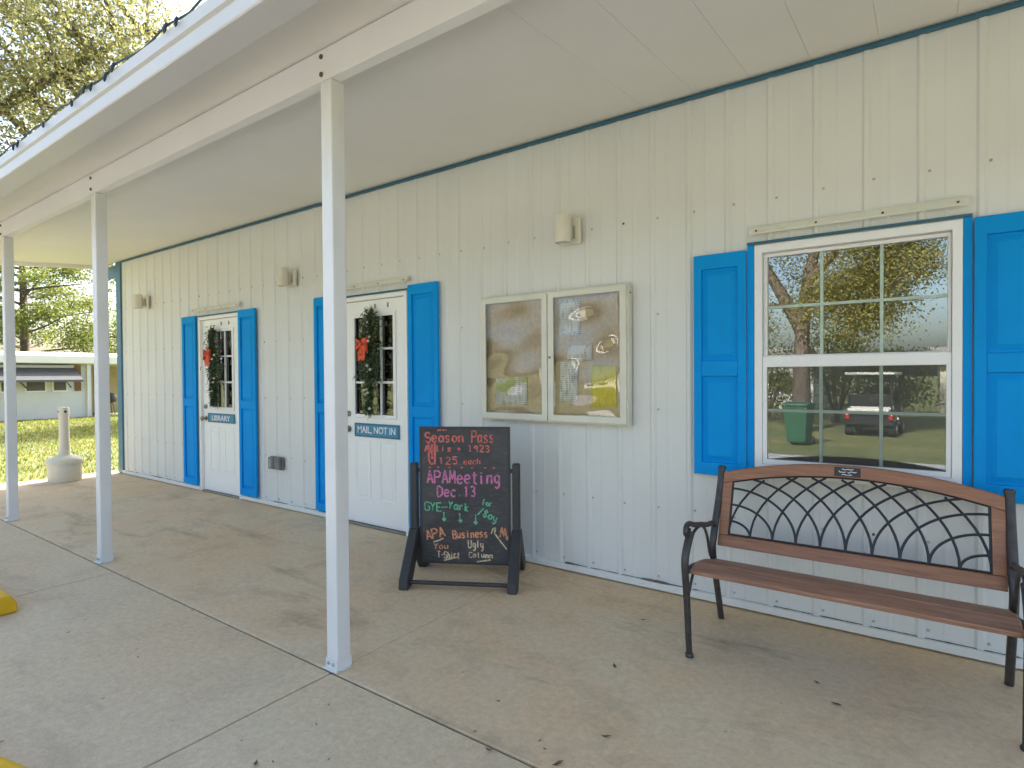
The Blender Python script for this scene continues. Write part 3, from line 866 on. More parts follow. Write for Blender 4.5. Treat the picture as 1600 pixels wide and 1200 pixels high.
# local frame: x along the board, y away from the viewer, z up
BW0, BW1, BZ0, BZ1 = -0.298, 0.300, 0.098, 1.000
board = MB().box(BW0, BW1, -0.011, 0.011, BZ0, BZ1).build('board', M['slate'], sb, bevel=0.003, local=True)
MB().ring(BW0-0.006, BW1+0.006, BZ0-0.006, BZ1+0.006, BW0+0.010, BW1-0.010, BZ0+0.010, BZ1-0.010, -0.0135, 0.0135).build('board_edge', M['black'], board, local=True, bevel=0.002)
for sx in (-1, 1):
    xa, xb = (-0.368, -0.318) if sx < 0 else (0.320, 0.370)
    # upright with splayed feet, one moulded side
    prof = [(-0.028, 0.765), (0.028, 0.765), (0.030, 0.300), (0.255, 0.040), (0.262, 0.0), (0.185, 0.0), (0.0, 0.215), (-0.185, 0.0), (-0.262, 0.0), (-0.255, 0.040), (-0.030, 0.300)]
    left = [(-0.028, 0.765), (0.0, 0.772), (0.0, 0.215), (-0.185, 0.0), (-0.262, 0.0), (-0.255, 0.045), (-0.032, 0.310)]
    right = [(0.0, 0.772), (0.028, 0.765), (0.032, 0.310), (0.255, 0.045), (0.262, 0.0), (0.185, 0.0), (0.0, 0.215)]
    up = MB().box(xa, xb, -0.028, 0.028, 0.26, 0.765).build('upright', M['black'], sb, local=True, bevel=0.010)
    for dirn in (-1, 1):
        P = [(-0.026*dirn*-1, 0.315), (0.030*dirn, 0.315), (0.258*dirn, 0.050), (0.266*dirn, 0.0), (0.186*dirn, 0.0), (-0.020*dirn, 0.245)]
        P = [(0.002*dirn, 0.330), (0.034*dirn, 0.330), (0.262*dirn, 0.062), (0.272*dirn, 0.0), (0.178*dirn, 0.0), (0.002*dirn, 0.205)]
        MB().prism(P, lambda a, b, d: (d, a, b), xa-0.006, xb+0.006).build('leg', M['black'], sb, local=True, bevel=0.008)
    MB().lathe([(0.014, 0), (0.014, 0.022)], ((0.307 if sx > 0 else -0.327), 0.0, 0.715), 10, 'x').build('pivot_pin', M['black'], sb, local=True)
for yy in (-0.225, 0.225):
    MB().lathe([(0.013, -0.318), (0.013, 0.320)], (0.0, yy, 0.040), 10, 'x').build('cross_bar', M['black'], sb, local=True, smooth=40)

# single-stroke hand lettering; glyph strokes on a 4 x 6 grid (x height 4)
G = {
 'S': ['4,5 3,6 1,6 0,5 0,4 1,3 3,3 4,2 4,1 3,0 1,0 0,1'], 'P': ['0,0 0,6 3,6 4,5 4,4 3,3 0,3'], 'A': ['0,0 2,6 4,0', '0.7,2 3.3,2'],
 'M': ['0,0 0.4,6 2,2 3.6,6 4,0'], 'D': ['0,0 0,6 2,6 4,4.5 4,1.5 2,0 0,0'], 'G': ['4,5 3,6 1,6 0,5 0,1 1,0 3,0 4,1 4,3 2.4,3'],
 'Y': ['0,6 2,3', '4,6 2,3 1.4,0'], 'E': ['4,6 0,6 0,0 4,0', '0,3 3,3'], 'L': ['0,6 0,0 3.4,0'], 'B': ['0,0 0,6 3,6 3.8,5 3,3.2 0,3.2', '3,3.2 4,2 3.4,0 0,0'],
 'C': ['4,5 3,6 1,6 0,5 0,1 1,0 3,0 4,1'], 'T': ['0,6 4,6', '2,6 2,0'], 'U': ['0,6 0,1 1,0 3,0 4,1 4,6'], 'R': ['0,0 0,6 3,6 4,5 4,4 3,3 0,3', '2,3 4,0'],
 'e': ['0.2,2 3.6,2.2 3.4,3.4 2,4 0.6,3.4 0,2 0.8,0.3 2.2,0 3.6,0.7'], 'a': ['3.4,3.3 2,4 0.5,3.2 0,1.5 0.8,0.2 2,0.2 3.4,1.5', '3.5,4 3.4,0.6 4,0'],
 's': ['3.4,3.5 2,4 0.7,3.5 0.8,2.5 3,1.6 3.2,0.6 1.8,0 0.3,0.5'], 'o': ['2,4 0.4,3 0.2,1.2 1.6,0 3.2,0.8 3.6,2.6 2,4'], 'n': ['0.3,4 0.3,0', '0.3,2.8 1.8,4 3.2,3.6 3.4,0'],
 'p': ['0.4,4 0.4,-2', '0.4,3 2,4 3.6,2.8 3,0.6 1.4,0 0.4,0.8'], 'l': ['1.4,6 1.4,0.6 2.2,0'], 'i': ['1.4,4 1.4,0', '1.4,5.4 1.5,5.0'], 'c': ['3.6,3.4 2,4 0.4,3 0.2,1.2 1.8,0 3.6,0.6'],
 'h': ['0.4,6 0.4,0', '0.4,2.8 2,4 3.2,3.4 3.4,0'], 't': ['1.6,5.6 1.6,0.6 2.6,0 3.2,0.4', '0.2,4 3.4,4'], 'g': ['3.3,3.4 1.8,4 0.3,3 0.3,1.2 1.6,0.4 3.3,1.6', '3.4,4 3.4,-1 2,-2 0.6,-1.4'],
 'y': ['0.3,4 0.6,1.4 2,0.6 3.4,1.6', '3.5,4 3.3,-1 2,-2 0.8,-1.4'], 'r': ['0.5,4 0.5,0', '0.5,2.6 1.8,4 3.2,3.7'], 'k': ['0.4,6 0.4,0', '3,4 0.4,1.8 3.2,0'], 'u': ['0.3,4 0.4,1 1.6,0 3.2,1.2', '3.4,4 3.4,0'],
 'm': ['0.2,4 0.2,0', '0.2,2.8 1.2,4 2,3.2 2,0', '2,2.8 3,4 3.9,3.2 3.9,0'], 'd': ['3.3,3.3 2,4 0.4,3 0.2,1.2 1.6,0 3.3,1.2', '3.4,6 3.4,0'], 'f': ['3.2,5.4 2.2,6 1.5,5 1.5,0', '0.3,3.6 2.8,3.6'],
 '1': ['1,4.8 2,6 2,0'], '2': ['0.2,5 1.4,6 3,5.8 3.4,4.4 0.2,0 3.8,0'], '3': ['0.3,5.6 2,6 3.4,5 2.8,3.4 1.4,3.2', '2.6,3.2 3.8,1.8 2.8,0.2 0.3,0.4'], '5': ['3.6,6 0.8,6 0.6,3.6 2.4,4 3.8,2.4 3,0.4 0.4,0.2'],
 '7': ['0.3,6 3.8,6 1.6,0'], '8': ['2,3.2 0.5,4.6 2,6 3.4,4.6 2,3.2 0.2,1.4 2,0 3.8,1.4 2,3.2'], '9': ['3.6,4.4 2,3 0.5,4.4 2,6 3.6,4.6 3,0'], '0': ['2,6 0.3,4.5 0.3,1.5 2,0 3.7,1.5 3.7,4.5 2,6'],
 '+': ['2,4.4 2,0.8', '0.3,2.6 3.7,2.6'], '.': ['1.6,0.5 2.0,0.1'], '-': ['0.4,2.6 3.6,2.6'], '/': ['0.4,-0.5 3.4,6.2'], '&': ['3.8,0 0.8,4.6 1.6,6 2.8,5 0.6,2 1.2,0 3.8,2.2'], ' ': [],
}
def px2b(u, v):
    """photo pixel on the board -> board local x, z (a plain affine layout of the writing)"""
    w_ = (v-669.0)/(881.0-669.0)
    l_, r_ = 657.0-5.0*w_, 795.0+3.0*w_
    return BW0 + (BW1-BW0)*(u-l_)/(r_-l_), BZ1 + (BZ0-BZ1)*w_
def stroke(m, pts, wd, y=-0.0120):
    """a chalk ribbon following pts (local x, z), a little uneven"""
    q = []
    for (a, b), (c, d) in zip(pts[:-1], pts[1:]):
        L = math.hypot(c-a, d-b); n = max(1, int(L/0.006))
        for k in range(n): q.append((a+(c-a)*k/n, b+(d-b)*k/n))
    q.append(pts[-1])
    for k in range(len(q)):
        pass
    rows = []
    for k in range(len(q)):
        a, b = q[max(k-1, 0)], q[min(k+1, len(q)-1)]
        tx, tz = b[0]-a[0], b[1]-a[1]; L = math.hypot(tx, tz) or 1.0
        w2 = wd*0.5*random.uniform(0.75, 1.15)
        rows.append(((q[k][0]-tz/L*w2, q[k][1]+tx/L*w2), (q[k][0]+tz/L*w2, q[k][1]-tx/L*w2)))
    vv = [(p[0], y, p[1]) for r_ in rows for p in r_]
    m.add(vv, [(2*k, 2*k+1, 2*k+3, 2*k+2) for k in range(len(rows)-1)])
def write(m, text, u0, u1, base, cap, wd=1.9, ang=0.0, y=-0.0120):
    """text between photo columns u0..u1 on a baseline with a cap height, all in photo pixels"""
    adv = (u1-u0)/max(1, len(text)); ca, sa = math.cos(ang), math.sin(ang)
    sx = adv*0.76/4.0; sy = cap/6.0
    for k, ch in enumerate(text):
        jx, jy = random.uniform(-0.4, 0.4), random.uniform(-0.5, 0.5)
        for st in G.get(ch, []):
            pts = []
            for pr in st.split():
                a, b = map(float, pr.split(','))
                du, dv = k*adv + a*sx + jx + random.uniform(-0.2, 0.2), -(b*sy) + jy + random.uniform(-0.2, 0.2)
                pts.append(px2b(u0 + du*ca - dv*sa, base + du*sa + dv*ca))
            stroke(m, pts, wd*0.0056, y)
def lines(m, segs, wd=1.6):
    for s in segs: stroke(m, [px2b(*p) for p in s], wd*0.0054)
def word(mat, *a, **k):
    m_ = MB(); write(m_, *a, **k); m_.build('handwriting', M[mat], board, local=True, fix=False)
def marks(mat, segs, wd=1.6):
    m_ = MB(); lines(m_, segs, wd); tag(m_.build('chalk_mark', M[mat], board, local=True, fix=False))
word('coral', 'Season', 665, 728, 691.5, 15, 2.1); word('coral', 'Pass', 738, 774, 692, 18, 1.8)
word('coral', 'Aplis', 663, 708, 706, 9, 1.6); word('coral', '+', 714, 722, 706, 8); word('coral', '1923', 732, 768, 706.5, 10, 1.6)
word('coral', '125', 685, 718, 726, 11, 1.6); word('coral', 'each', 725, 753, 725.5, 8.5, 1.4)
marks('coral', [[(670, 692), (669.5, 720), (673, 726), (679, 725), (680, 692)], [(675, 694), (675, 718)]], 2.6)
marks('coral', [[(x-2, 731.5), (x+2, 731)] for x in (670.6, 684, 702.7, 721.4, 738.2, 758.3, 772.2)], 1.5)
marks('coral', [[(684, 673.5), (690, 672.5)], [(692, 673), (699, 672)]], 1.8)
word('pink', 'APAMeeting', 666, 785, 756, 20, 2.2); word('pink', 'Dec.13', 682, 746, 776.5, 16, 2.1)
word('green', 'GYE', 661, 690, 799.5, 13, 1.6); marks('green', [[(688, 794), (698, 793)]], 1.2); word('green', 'Yark', 699, 734, 796, 12, 1.9, R(6))
word('green', 'for', 753, 771, 789, 9, 1.6, R(8)); word('green', '/8oy', 746, 780, 803, 12, 1.7, R(22))
marks('green', [[(691.5, 801), (692, 814)], [(689, 811), (692, 815), (695, 811)], [(717, 802), (718.5, 816)], [(715.5, 813), (718.5, 817), (721, 812.5)], [(743, 804), (743, 818)], [(740, 815), (743, 819), (746, 815)]], 1.7)
word('orange', 'APA', 663, 697, 846, 15, 1.9, R(-14)); word('orange', 'Business', 706, 764, 842, 12, 1.8, R(-3)); word('orange', 'You', 674, 700, 859, 9, 1.5)
marks('orange', [[(782, 838), (785, 823), (788, 836), (790, 824), (793, 842), (796, 836)]], 2.2)
word('cream_ink', 'T-Shirt', 680, 718, 873, 10, 1.5); word('cream_ink', 'Ugly', 731, 757, 856, 12, 1.6); word('cream_ink', 'Column', 732, 772, 871, 8, 1.5)
marks('cream_ink', [[(673, 848.5), (682, 846), (690, 842)], [(690, 877), (713, 871)], [(745, 877.5), (767, 874)], [(768, 833), (771, 825), (775, 824), (773, 832), (783, 845), (793, 857)]], 1.8)

# ================================================================== bench
bn = thing('garden_bench', 'wood and black iron garden bench with lattice back under the window', 'bench', (-0.30, 2.95, 0))
BL, BRt = -0.900, 0.305
def yb_(z): return 3.105 + (z-0.42)*0.36
def smooth_path(pts, n=5):
    out = []
    P = [Vector(p) for p in pts]
    for k in range(len(P)-1):
        p0 = P[max(k-1, 0)]; p1 = P[k]; p2 = P[k+1]; p3 = P[min(k+2, len(P)-1)]
        for j in range(n):
            t_ = j/n
            out.append(0.5*((2*p1) + (p2-p0)*t_ + (2*p0-5*p1+4*p2-p3)*t_*t_ + (3*p1-p0-3*p2+p3)*t_**3))
    out.append(P[-1])
    return out
for x in (BL, BRt):
    def Q(*yz): return [(x, y, z) for y, z in yz]
    fr = MB()
    # back post and rear leg in one sweep
    pth = smooth_path(Q((3.255, 0.822), (3.205, 0.70), (3.130, 0.56), (3.080, 0.455), (3.085, 0.385), (3.125, 0.27), (3.185, 0.12), (3.222, 0.022), (3.232, 0.0)))
    fr.tube(pth, [0.017 if k > 14 else 0.019 for k in range(len(pth))], 8)
    fr.lathe([(0.021, -0.004), (0.023, 0.006), (0.016, 0.016)], (x, 3.257, 0.822), 8)
    rear = fr.build('rear_leg', M['iron'], bn, smooth=50)
    fl = MB()
    pth = smooth_path(Q((2.720, 0.585), (2.680, 0.545), (2.645, 0.490), (2.640, 0.430), (2.658, 0.330), (2.675, 0.200), (2.688, 0.080), (2.698, 0.018), (2.700, 0.0)))
    fl.tube(pth, [0.020 - 0.006*(k/(len(pth)-1)) for k in range(len(pth))], 8)
    fl.lathe([(0.020, 0.0), (0.021, 0.012), (0.014, 0.022)], (x, 2.700, 0.0), 8)
    fl.build('front_leg', M['iron'], bn, smooth=50)
    ar = MB()
    pth = smooth_path(Q((3.108, 0.540), (3.060, 0.562), (2.980, 0.570), (2.880, 0.592), (2.780, 0.612), (2.700, 0.634), (2.662, 0.628), (2.652, 0.604), (2.668, 0.588), (2.688, 0.598), (2.686, 0.612)))
    ar.tube(pth, 0.0135, 8)
    ar.build('armrest', M['iron'], bn, smooth=50)
    br = MB()
    br.tube(smooth_path(Q((2.715, 0.555), (2.765, 0.578), (2.850, 0.590), (2.930, 0.565), (2.985, 0.500), (3.020, 0.420), (3.055, 0.375))), 0.008, 6)
    br.build('arm_scroll', M['iron'], bn, smooth=50)
    sr = MB()
    sr.tube(smooth_path(Q((2.650, 0.412), (2.720, 0.420), (2.850, 0.402), (2.980, 0.366), (3.095, 0.356))), 0.014, 8)
    sr.build('seat_support', M['iron'], bn, smooth=50)
    kb = MB()
    kb.tube(smooth_path(Q((2.676, 0.205), (2.690, 0.295), (2.740, 0.365), (2.790, 0.405))), 0.007, 6)
    kb.build('leg_brace', M['iron'], bn, smooth=50)
    kb = MB()
    kb.tube(smooth_path(Q((3.150, 0.215), (3.120, 0.285), (3.060, 0.340), (3.000, 0.362))), 0.007, 6)
    kb.build('leg_brace', M['iron'], bn, smooth=50)
# seat slats, dished
for k, (ya, za, yb2, zb2) in enumerate(((2.668, 0.425, 2.765, 0.440), (2.773, 0.4395, 2.872, 0.424), (2.880, 0.4225, 2.978, 0.396), (2.986, 0.3935, 3.080, 0.372))):
    m = MB()
    th = 0.021
    d_ = Vector((0, yb2-ya, zb2-za)).normalized(); nrm = Vector((0, -d_.z, d_.y))
    P = [(ya, za), (yb2, zb2), (yb2-nrm.y*th, zb2-nrm.z*th), (ya-nrm.y*th, za-nrm.z*th)]
    m.prism(P, lambda a, b, d: (d, a, b), BL+0.012, BRt-0.012)
    m.build('seat_slat', M['seatwood'], bn, bevel=0.004)
# back: lower rail, arched top rail, stiles, lattice
def backbox(m, x0, x1, zfun0, zfun1, th=0.022, n=1):
    rows = []
    for k in range(n+1):
        x = x0 + (x1-x0)*k/n
        a, b = zfun0(x), zfun1(x)
        rows.append([(x, yb_(a)-th/2, a), (x, yb_(b)-th/2, b), (x, yb_(b)+th/2, b), (x, yb_(a)+th/2, a)])
    vv = [p for r_ in rows for p in r_]
    ff = []
    for k in range(n):
        for j in range(4):
            jn = (j+1) % 4
            ff.append((4*k+j, 4*k+jn, 4*(k+1)+jn, 4*(k+1)+j))
    ff += [(0,1,2,3), (4*n+3, 4*n+2, 4*n+1, 4*n)]
    m.add(vv, ff)
XC, HW = (BL+BRt)/2, (BRt-BL)/2
def arch(x): return 1.0 - ((x-XC)/HW)**2
ztop = lambda x: 0.802 + 0.084*arch(x)
zbot = lambda x: 0.745 + 0.084*arch(x)
xa, xb = BL+0.016, BRt-0.016
m = MB(); backbox(m, xa, xb, zbot, ztop, 0.026, 28); m.build('top_rail', M['benchwood'], bn, bevel=0.004)
m = MB(); backbox(m, xa, xb, lambda x: 0.436, lambda x: 0.492, 0.024, 2); m.build('lower_rail', M['benchwood'], bn, bevel=0.004)
for a, b in ((xa, xa+0.048), (xb-0.048, xb)):
    m = MB(); backbox(m, a, b, lambda x: 0.4935, lambda x: zbot(x)-0.0015, 0.022, 2); m.build('stile', M['benchwood'], bn, bevel=0.003)
il, ir, zb0 = xa+0.049, xb-0.049, 0.494
lat = MB()
U = (ir-il)/10.0
def zlim(x): return zbot(x)-0.002
def arc(cx, sgn, a):
    b = float(np.interp(a/U, [0, 1, 2, 3, 5, 8, 10], [0, 0.0686, 0.150, 0.232, 0.355, 0.48, 0.55]))
    pts = []
    for k in range(41):
        th = math.pi/2*k/40
        x = cx - sgn*a*math.cos(th); z = zb0 + b*math.sin(th)
        if z > zlim(x): 
            break
        pts.append((x, yb_(z), z))
    if len(pts) > 2: lat.tube(pts[::2] + ([pts[-1]] if (len(pts) % 2 == 0) else []), 0.0060, 6)
for k in range(0, 10): arc(ir, 1, ir-(il+k*U))
for k in range(1, 11): arc(il, -1, (il+k*U)-il)
fr_ = [(il+0.003, yb_(zb0+0.003), zb0+0.003), (ir-0.003, yb_(zb0+0.003), zb0+0.003)]
lat.tube(fr_, 0.005, 6)
for x in (il+0.003, ir-0.003): lat.tube([(x, yb_(zb0), zb0), (x, yb_(zlim(x)), zlim(x))], 0.005, 6)
lat.tube([(il+(ir-il)*k/20, yb_(zlim(il+(ir-il)*k/20))-0.001, zlim(il+(ir-il)*k/20)-0.002) for k in range(21)], 0.005, 6)
lat.build('lattice', M['lattice'], bn, smooth=50)
def pl(x): return x
m = MB()
px, pz = -0.300, zbot(-0.30)+0.028
yy = yb_(pz)-0.0135
for z_a, z_b in ((pz-0.021, pz+0.021),):
    m.add([(px-0.056, yb_(z_a)-0.0165, z_a), (px+0.056, yb_(z_a)-0.0165, z_a), (px+0.056, yb_(z_b)-0.0165, z_b), (px-0.056, yb_(z_b)-0.0165, z_b),
           (px-0.056, yb_(z_a)-0.0135, z_a), (px+0.056, yb_(z_a)-0.0135, z_a), (px+0.056, yb_(z_b)-0.0135, z_b), (px-0.056, yb_(z_b)-0.0135, z_b)],
          [(0,1,2,3), (4,7,6,5), (0,4,5,1), (1,5,6,2), (2,6,7,3), (3,7,4,0)])
plq = m.build('plaque', M['black'], bn, bevel=0.001)
m = MB()
def plaque_line(x0, x1, z, amp, n):
    pts = [(x0+(x1-x0)*k/n, z + amp*random.uniform(-1, 1)) for k in range(n+1)]
    b0 = len(m.v)
    stroke(m, pts, 0.0034, 0.0)
    for k in range(b0, len(m.v)):
        x, _, zz = m.v[k]; m.v[k] = (x, yb_(zz)-0.0174, zz)
plaque_line(px-0.024, px+0.026, pz+0.012, 0.0022, 9)
plaque_line(px-0.038, px-0.006, pz+0.001, 0.0045, 9); plaque_line(px+0.002, px+0.040, pz-0.001, 0.0045, 9)
plaque_line(px-0.024, px+0.020, pz-0.012, 0.0022, 8)
m.build('plaque_writing', M['ink_white'], plq, fix=False)

# ================================================================== smokers' receptacle
ac = thing('ash_receptacle', 'cream plastic smoking receptacle with bucket base and tall neck', 'ash can', (-9.20, 2.74, 0.0))
ax, ay = -9.20, 2.74
MB().lathe([(0.176, 0.0), (0.182, 0.012), (0.188, 0.225), (0.184, 0.232)], (ax, ay, 0.001), 32).build('bucket', M['cream'], ac, smooth=40)
MB().lathe([(0.186, 0.2335), (0.206, 0.236), (0.208, 0.262), (0.198, 0.286), (0.150, 0.318), (0.100, 0.336), (0.074, 0.352), (0.064, 0.400)], (ax, ay, 0), 32).build('lid', M['cream'], ac, smooth=50)
MB().lathe([(0.062, 0.4005), (0.057, 0.60), (0.055, 0.86), (0.060, 0.862), (0.060, 0.955), (0.054, 0.968), (0.02, 0.973)], (ax, ay, 0), 28).build('neck', M['cream'], ac, smooth=40)
MB().lathe([(0.016, 0.056), (0.016, 0.0615)], (ax+0.0, ay, 0.915), 14, 'x').build('hole_shade_disc', M['dark'], ac)  # dark discs on the solid neck paint the shade inside the hole
MB().lathe([(0.014, -0.0615), (0.014, -0.056)], (ax, ay, 0.915), 14, 'y').build('hole_shade_disc', M['dark'], ac)

# ================================================================== wheel stops
def wheel_stop(x, y, rot, label):
    w = thing('wheel_stop', label, 'wheel stop', (x, y, 0), rot, 'yellow wheel stops')
    P = [(-0.080, 0.0), (0.080, 0.0), (0.080, 0.050), (0.050, 0.105), (-0.050, 0.105), (-0.080, 0.050)]
    m = MB(); m.prism(P, lambda a, b, d: (d, a, b), -1.80, 0.0)
    m.build('block', M['yellow'], w, bevel=0.012, local=True)
    for dx in (-1.5, -0.3):
        MB().lathe([(0.014, 0.1045), (0.014, 0.1085), (0.008, 0.110)], (dx, 0, 0), 10).build('rebar_pin', M['rust'], w, local=True)
wheel_stop(-4.245, 0.950, R(0), 'yellow concrete wheel stop lying across at left frame edge')
wheel_stop(-2.190, 0.560, R(13), 'yellow concrete wheel stop just showing in the lower left corner')

# ================================================================== string lights on the gutter
sl = thing('string_lights', 'dark string of small outdoor lights clipped along the white gutter edge', 'string lights', (-5.0, 1.10, 2.75))
m = MB(); pts = []
x = -9.6; k = 0
bulbs = []
while x < -1.9:
    z = 2.752 + 0.010*math.sin(k*1.3) + random.uniform(-0.004, 0.006)
    pts.append((x, 1.103 + random.uniform(-0.004, 0.004), z))
    if random.random() < 0.55 and x < -2.3: bulbs.append((x, z))
    x += 0.085; k += 1
m.tube(pts, 0.0045, 5)
m.build('wire', M['wire'], sl)
for bx_, bz_ in bulbs:
    tl = random.uniform(-0.02, 0.02)
    dn = -1 if random.random() < 0.75 else 1
    b = MB(); b.tube([(bx_, 1.094, bz_), (bx_+tl*0.5, 1.090, bz_+dn*0.014), (bx_+tl, 1.088, bz_+dn*0.032), (bx_+tl, 1.088, bz_+dn*0.042)], [0.005, 0.007, 0.007, 0.002], 6)
    b.build('bulb', M['bulb'], sl)

# ================================================================== fallen leaves
M['deadleaf'] = plain('dead_leaf', (0.15, 0.095, 0.045), 0.8, 0, 0.5, 30)
LEAVES = [(-4.26,1.24),(-3.16,1.22),(-3.07,1.19),(-2.79,0.95),(-3.42,1.61),(-3.25,1.60),(-4.60,1.76),(-4.4,1.82),(-3.82,1.8),(-3.6,1.79),(-1.88,1.09),(-1.84,1.13),(-1.69,1.25),(-3.81,2.68),(-3.47,2.86),(-2.25,2.17),(-1.69,1.97),(-1.42,1.88),(-1.15,2.41),(-1.24,2.96),(-0.95,1.92),(-1.14,1.76),(-1.1,1.73),(-1.26,1.61),(-1.02,1.69),(-1.37,1.665),(-0.37,2.78),(-0.28,2.64),(-2.77,0.62),(-3.0,2.3),(-0.6,2.2),(-1.9,1.35)]
BIGLAB = {10: 'curled brown leaf on the walk at the bottom edge of the picture', 18: 'brown leaf on the porch floor midway between sign and bench', 19: 'brown leaf on the porch floor beside the bench front leg',
          20: 'thin curled leaf on the porch floor near the bottom middle', 23: 'greenish leaf lying on the joint between porch and walk', 24: 'dark curled leaf at the bottom edge right of the joint',
          26: 'dark leaf under the bench nearer the wall', 27: 'dark leaf in front of the bench'}
BIG = {10, 18, 19, 20, 23, 24, 26, 27}
def leaf_mesh():
    P = [(-0.5,0.0,0.06),(-0.25,0.19,0.03),(0.1,0.24,0.10),(0.5,0.0,0.16),(0.1,-0.24,0.12),(-0.25,-0.19,0.02),(-0.72,-0.02,0.10),(0.0,0.0,0.0)]
    return P, [(7,0,1),(7,1,2),(7,2,3),(7,3,4),(7,4,5),(7,5,0),(0,6,1)]
P, F = leaf_mesh()
lm = None
for k, (x, y) in enumerate(LEAVES):
    if lm is None:
        o = MB().add(P, F).build('fallen_leaf', M['deadleaf'], fix=False); lm = o
    else:
        o = lm.copy(); COL.objects.link(o)
    s = (0.034 if k in BIG else 0.015)*random.uniform(0.85, 1.2)
    o.location = (x, y, 0.002); o.scale = (s, s*random.uniform(0.7, 1.0), s); o.rotation_euler = (random.uniform(-0.15, 0.15), random.uniform(-0.15, 0.15), random.uniform(0, 6.28))
    tag(o, BIGLAB.get(k, 'tiny dry brown leaf fragment lying on the concrete'), 'leaf', 'dead leaves on the concrete')

# ================================================================== lawn blades near the far slab end
n = 46000
gx = RNG.uniform(-24.4, -9.66, n); gy = RNG.uniform(0.3, 9.4, n)
keep = (gy > -0.16*gx*1.0 - 0.9) & (gy < -0.40*gx + 0.6)
gx, gy = gx[keep], gy[keep]; n = len(gx)
hgt = RNG.uniform(0.03, 0.075, n); th = RNG.uniform(0, 6.28, n); wd = RNG.uniform(0.006, 0.014, n)
ln = RNG.normal(0, 0.025, (n, 2))
p = np.stack([gx, gy, np.full(n, -0.036)], 1); sd = np.stack([np.cos(th)*wd, np.sin(th)*wd, np.zeros(n)], 1)
tip = p + np.stack([ln[:, 0], ln[:, 1], hgt], 1)
V = np.stack([p-sd, p+sd, tip], 1).reshape(-1, 3)
tag(raw_mesh('grass', V, np.arange(3*n).reshape(-1, 3), M['blade']), 'short sunlit grass of the lawn past the slab', 'grass', kind='stuff')

# ================================================================== trees
def leaf_cloud(centres, sig, per, size, squash=0.8):
    C = np.repeat(np.asarray(centres), per, axis=0)
    n = len(C)
    P = C + RNG.normal(0, 1, (n, 3))*np.repeat(np.asarray(sig), per)[:, None]*np.array([1, 1, squash])
    a = RNG.normal(0, 1, (n, 3)); a /= np.linalg.norm(a, axis=1)[:, None]
    b = np.cross(a, RNG.normal(0, 1, (n, 3))); b /= np.linalg.norm(b, axis=1)[:, None]
    s = RNG.uniform(0.6, 1.3, n)[:, None]*size
    V = np.stack([P-a*s, P-b*s*0.48, P+a*s, P+b*s*0.48], 1).reshape(-1, 3)
    return V, np.arange(4*n).reshape(-1, 4)
def tree(name, label, base, trunk, limbs, clumps, sig, per, size, mat, tr=0.3, group=None, squash=0.8, twigs=True):
    tr_o = thing(name, label, 'tree', base, 0, group)
    m = MB()
    pth = smooth_path(trunk, 4)
    m.tube(pth, [tr*(1-0.55*k/(len(pth)-1)) for k in range(len(pth))], 12)
    for path, r0 in limbs:
        pp = smooth_path(path, 4)
        m.tube(pp, [r0*(1-0.75*k/(len(pp)-1)) for k in range(len(pp))], 8)
    if twigs:
        anchors = [Vector(q) for path, _ in limbs for q in smooth_path(path, 4)[2:]] + [Vector(q) for q in pth[-4:]]
        for c in clumps[::2]:
            c = Vector(c)
            a = min(anchors, key=lambda q: (q-c).length)
            mid_ = (a+c)/2 + Vector((random.uniform(-.2, .2), random.uniform(-.2, .2), random.uniform(-.1, .3)))
            m.tube([a, mid_, c], [0.05*tr/0.3, 0.03*tr/0.3, 0.008], 5)
    m.build('trunk', M['bark'], tr_o, smooth=60)
    V, F_ = leaf_cloud(clumps, sig if isinstance(sig, list) else [sig]*len(clumps), per, size, squash)
    raw_mesh('crown', V, F_, mat, tr_o)
    return tr_o
def blob(c, r, n, hollow=0.3):
    out = []
    while len(out) < n:
        p = np.array([random.uniform(-1, 1) for _ in range(3)])
        d = np.linalg.norm(p)
        if hollow < d < 1.0: out.append(tuple(np.array(c)+p*np.array(r)))
    return out

# oak towering past the roof edge on the left
b = (-18.2, 0.8, 0)
cl = blob((-17.4, 3.6, 8.6), (4.6, 4.4, 3.6), 170, 0.2) + blob((-15.4, 5.6, 8.6), (2.6, 2.4, 2.4), 46, 0.1) + blob((-18.4, 6.9, 4.45), (0.9, 0.9, 0.45), 8, 0.0)
tree('oak_tree', 'olive green oak whose crown rises above the gutter at top left', b,
     [b, (-18.1, 0.9, 2.0), (-18.0, 1.2, 4.2), (-17.7, 2.0, 6.5)],
     [([(-18.0, 1.2, 4.0), (-17.0, 2.6, 5.9), (-15.8, 4.2, 7.6), (-14.8, 6.0, 9.4)], 0.2), ([(-18.0, 1.2, 4.2), (-19.0, 1.4, 6.2), (-20.0, 2.2, 8.6)], 0.2),
      ([(-17.9, 1.4, 5.0), (-16.6, 1.6, 7.0), (-15.2, 1.4, 9.2)], 0.16), ([(-17.8, 1.8, 5.8), (-17.8, 4.0, 7.6), (-18.4, 6.2, 10.2)], 0.15), ([(-17.8, 1.7, 5.7), (-18.1, 4.2, 6.0), (-18.4, 7.0, 4.6)], 0.07)],
     cl, 0.36, 330, 0.050, M['oakleaf'], 0.36)
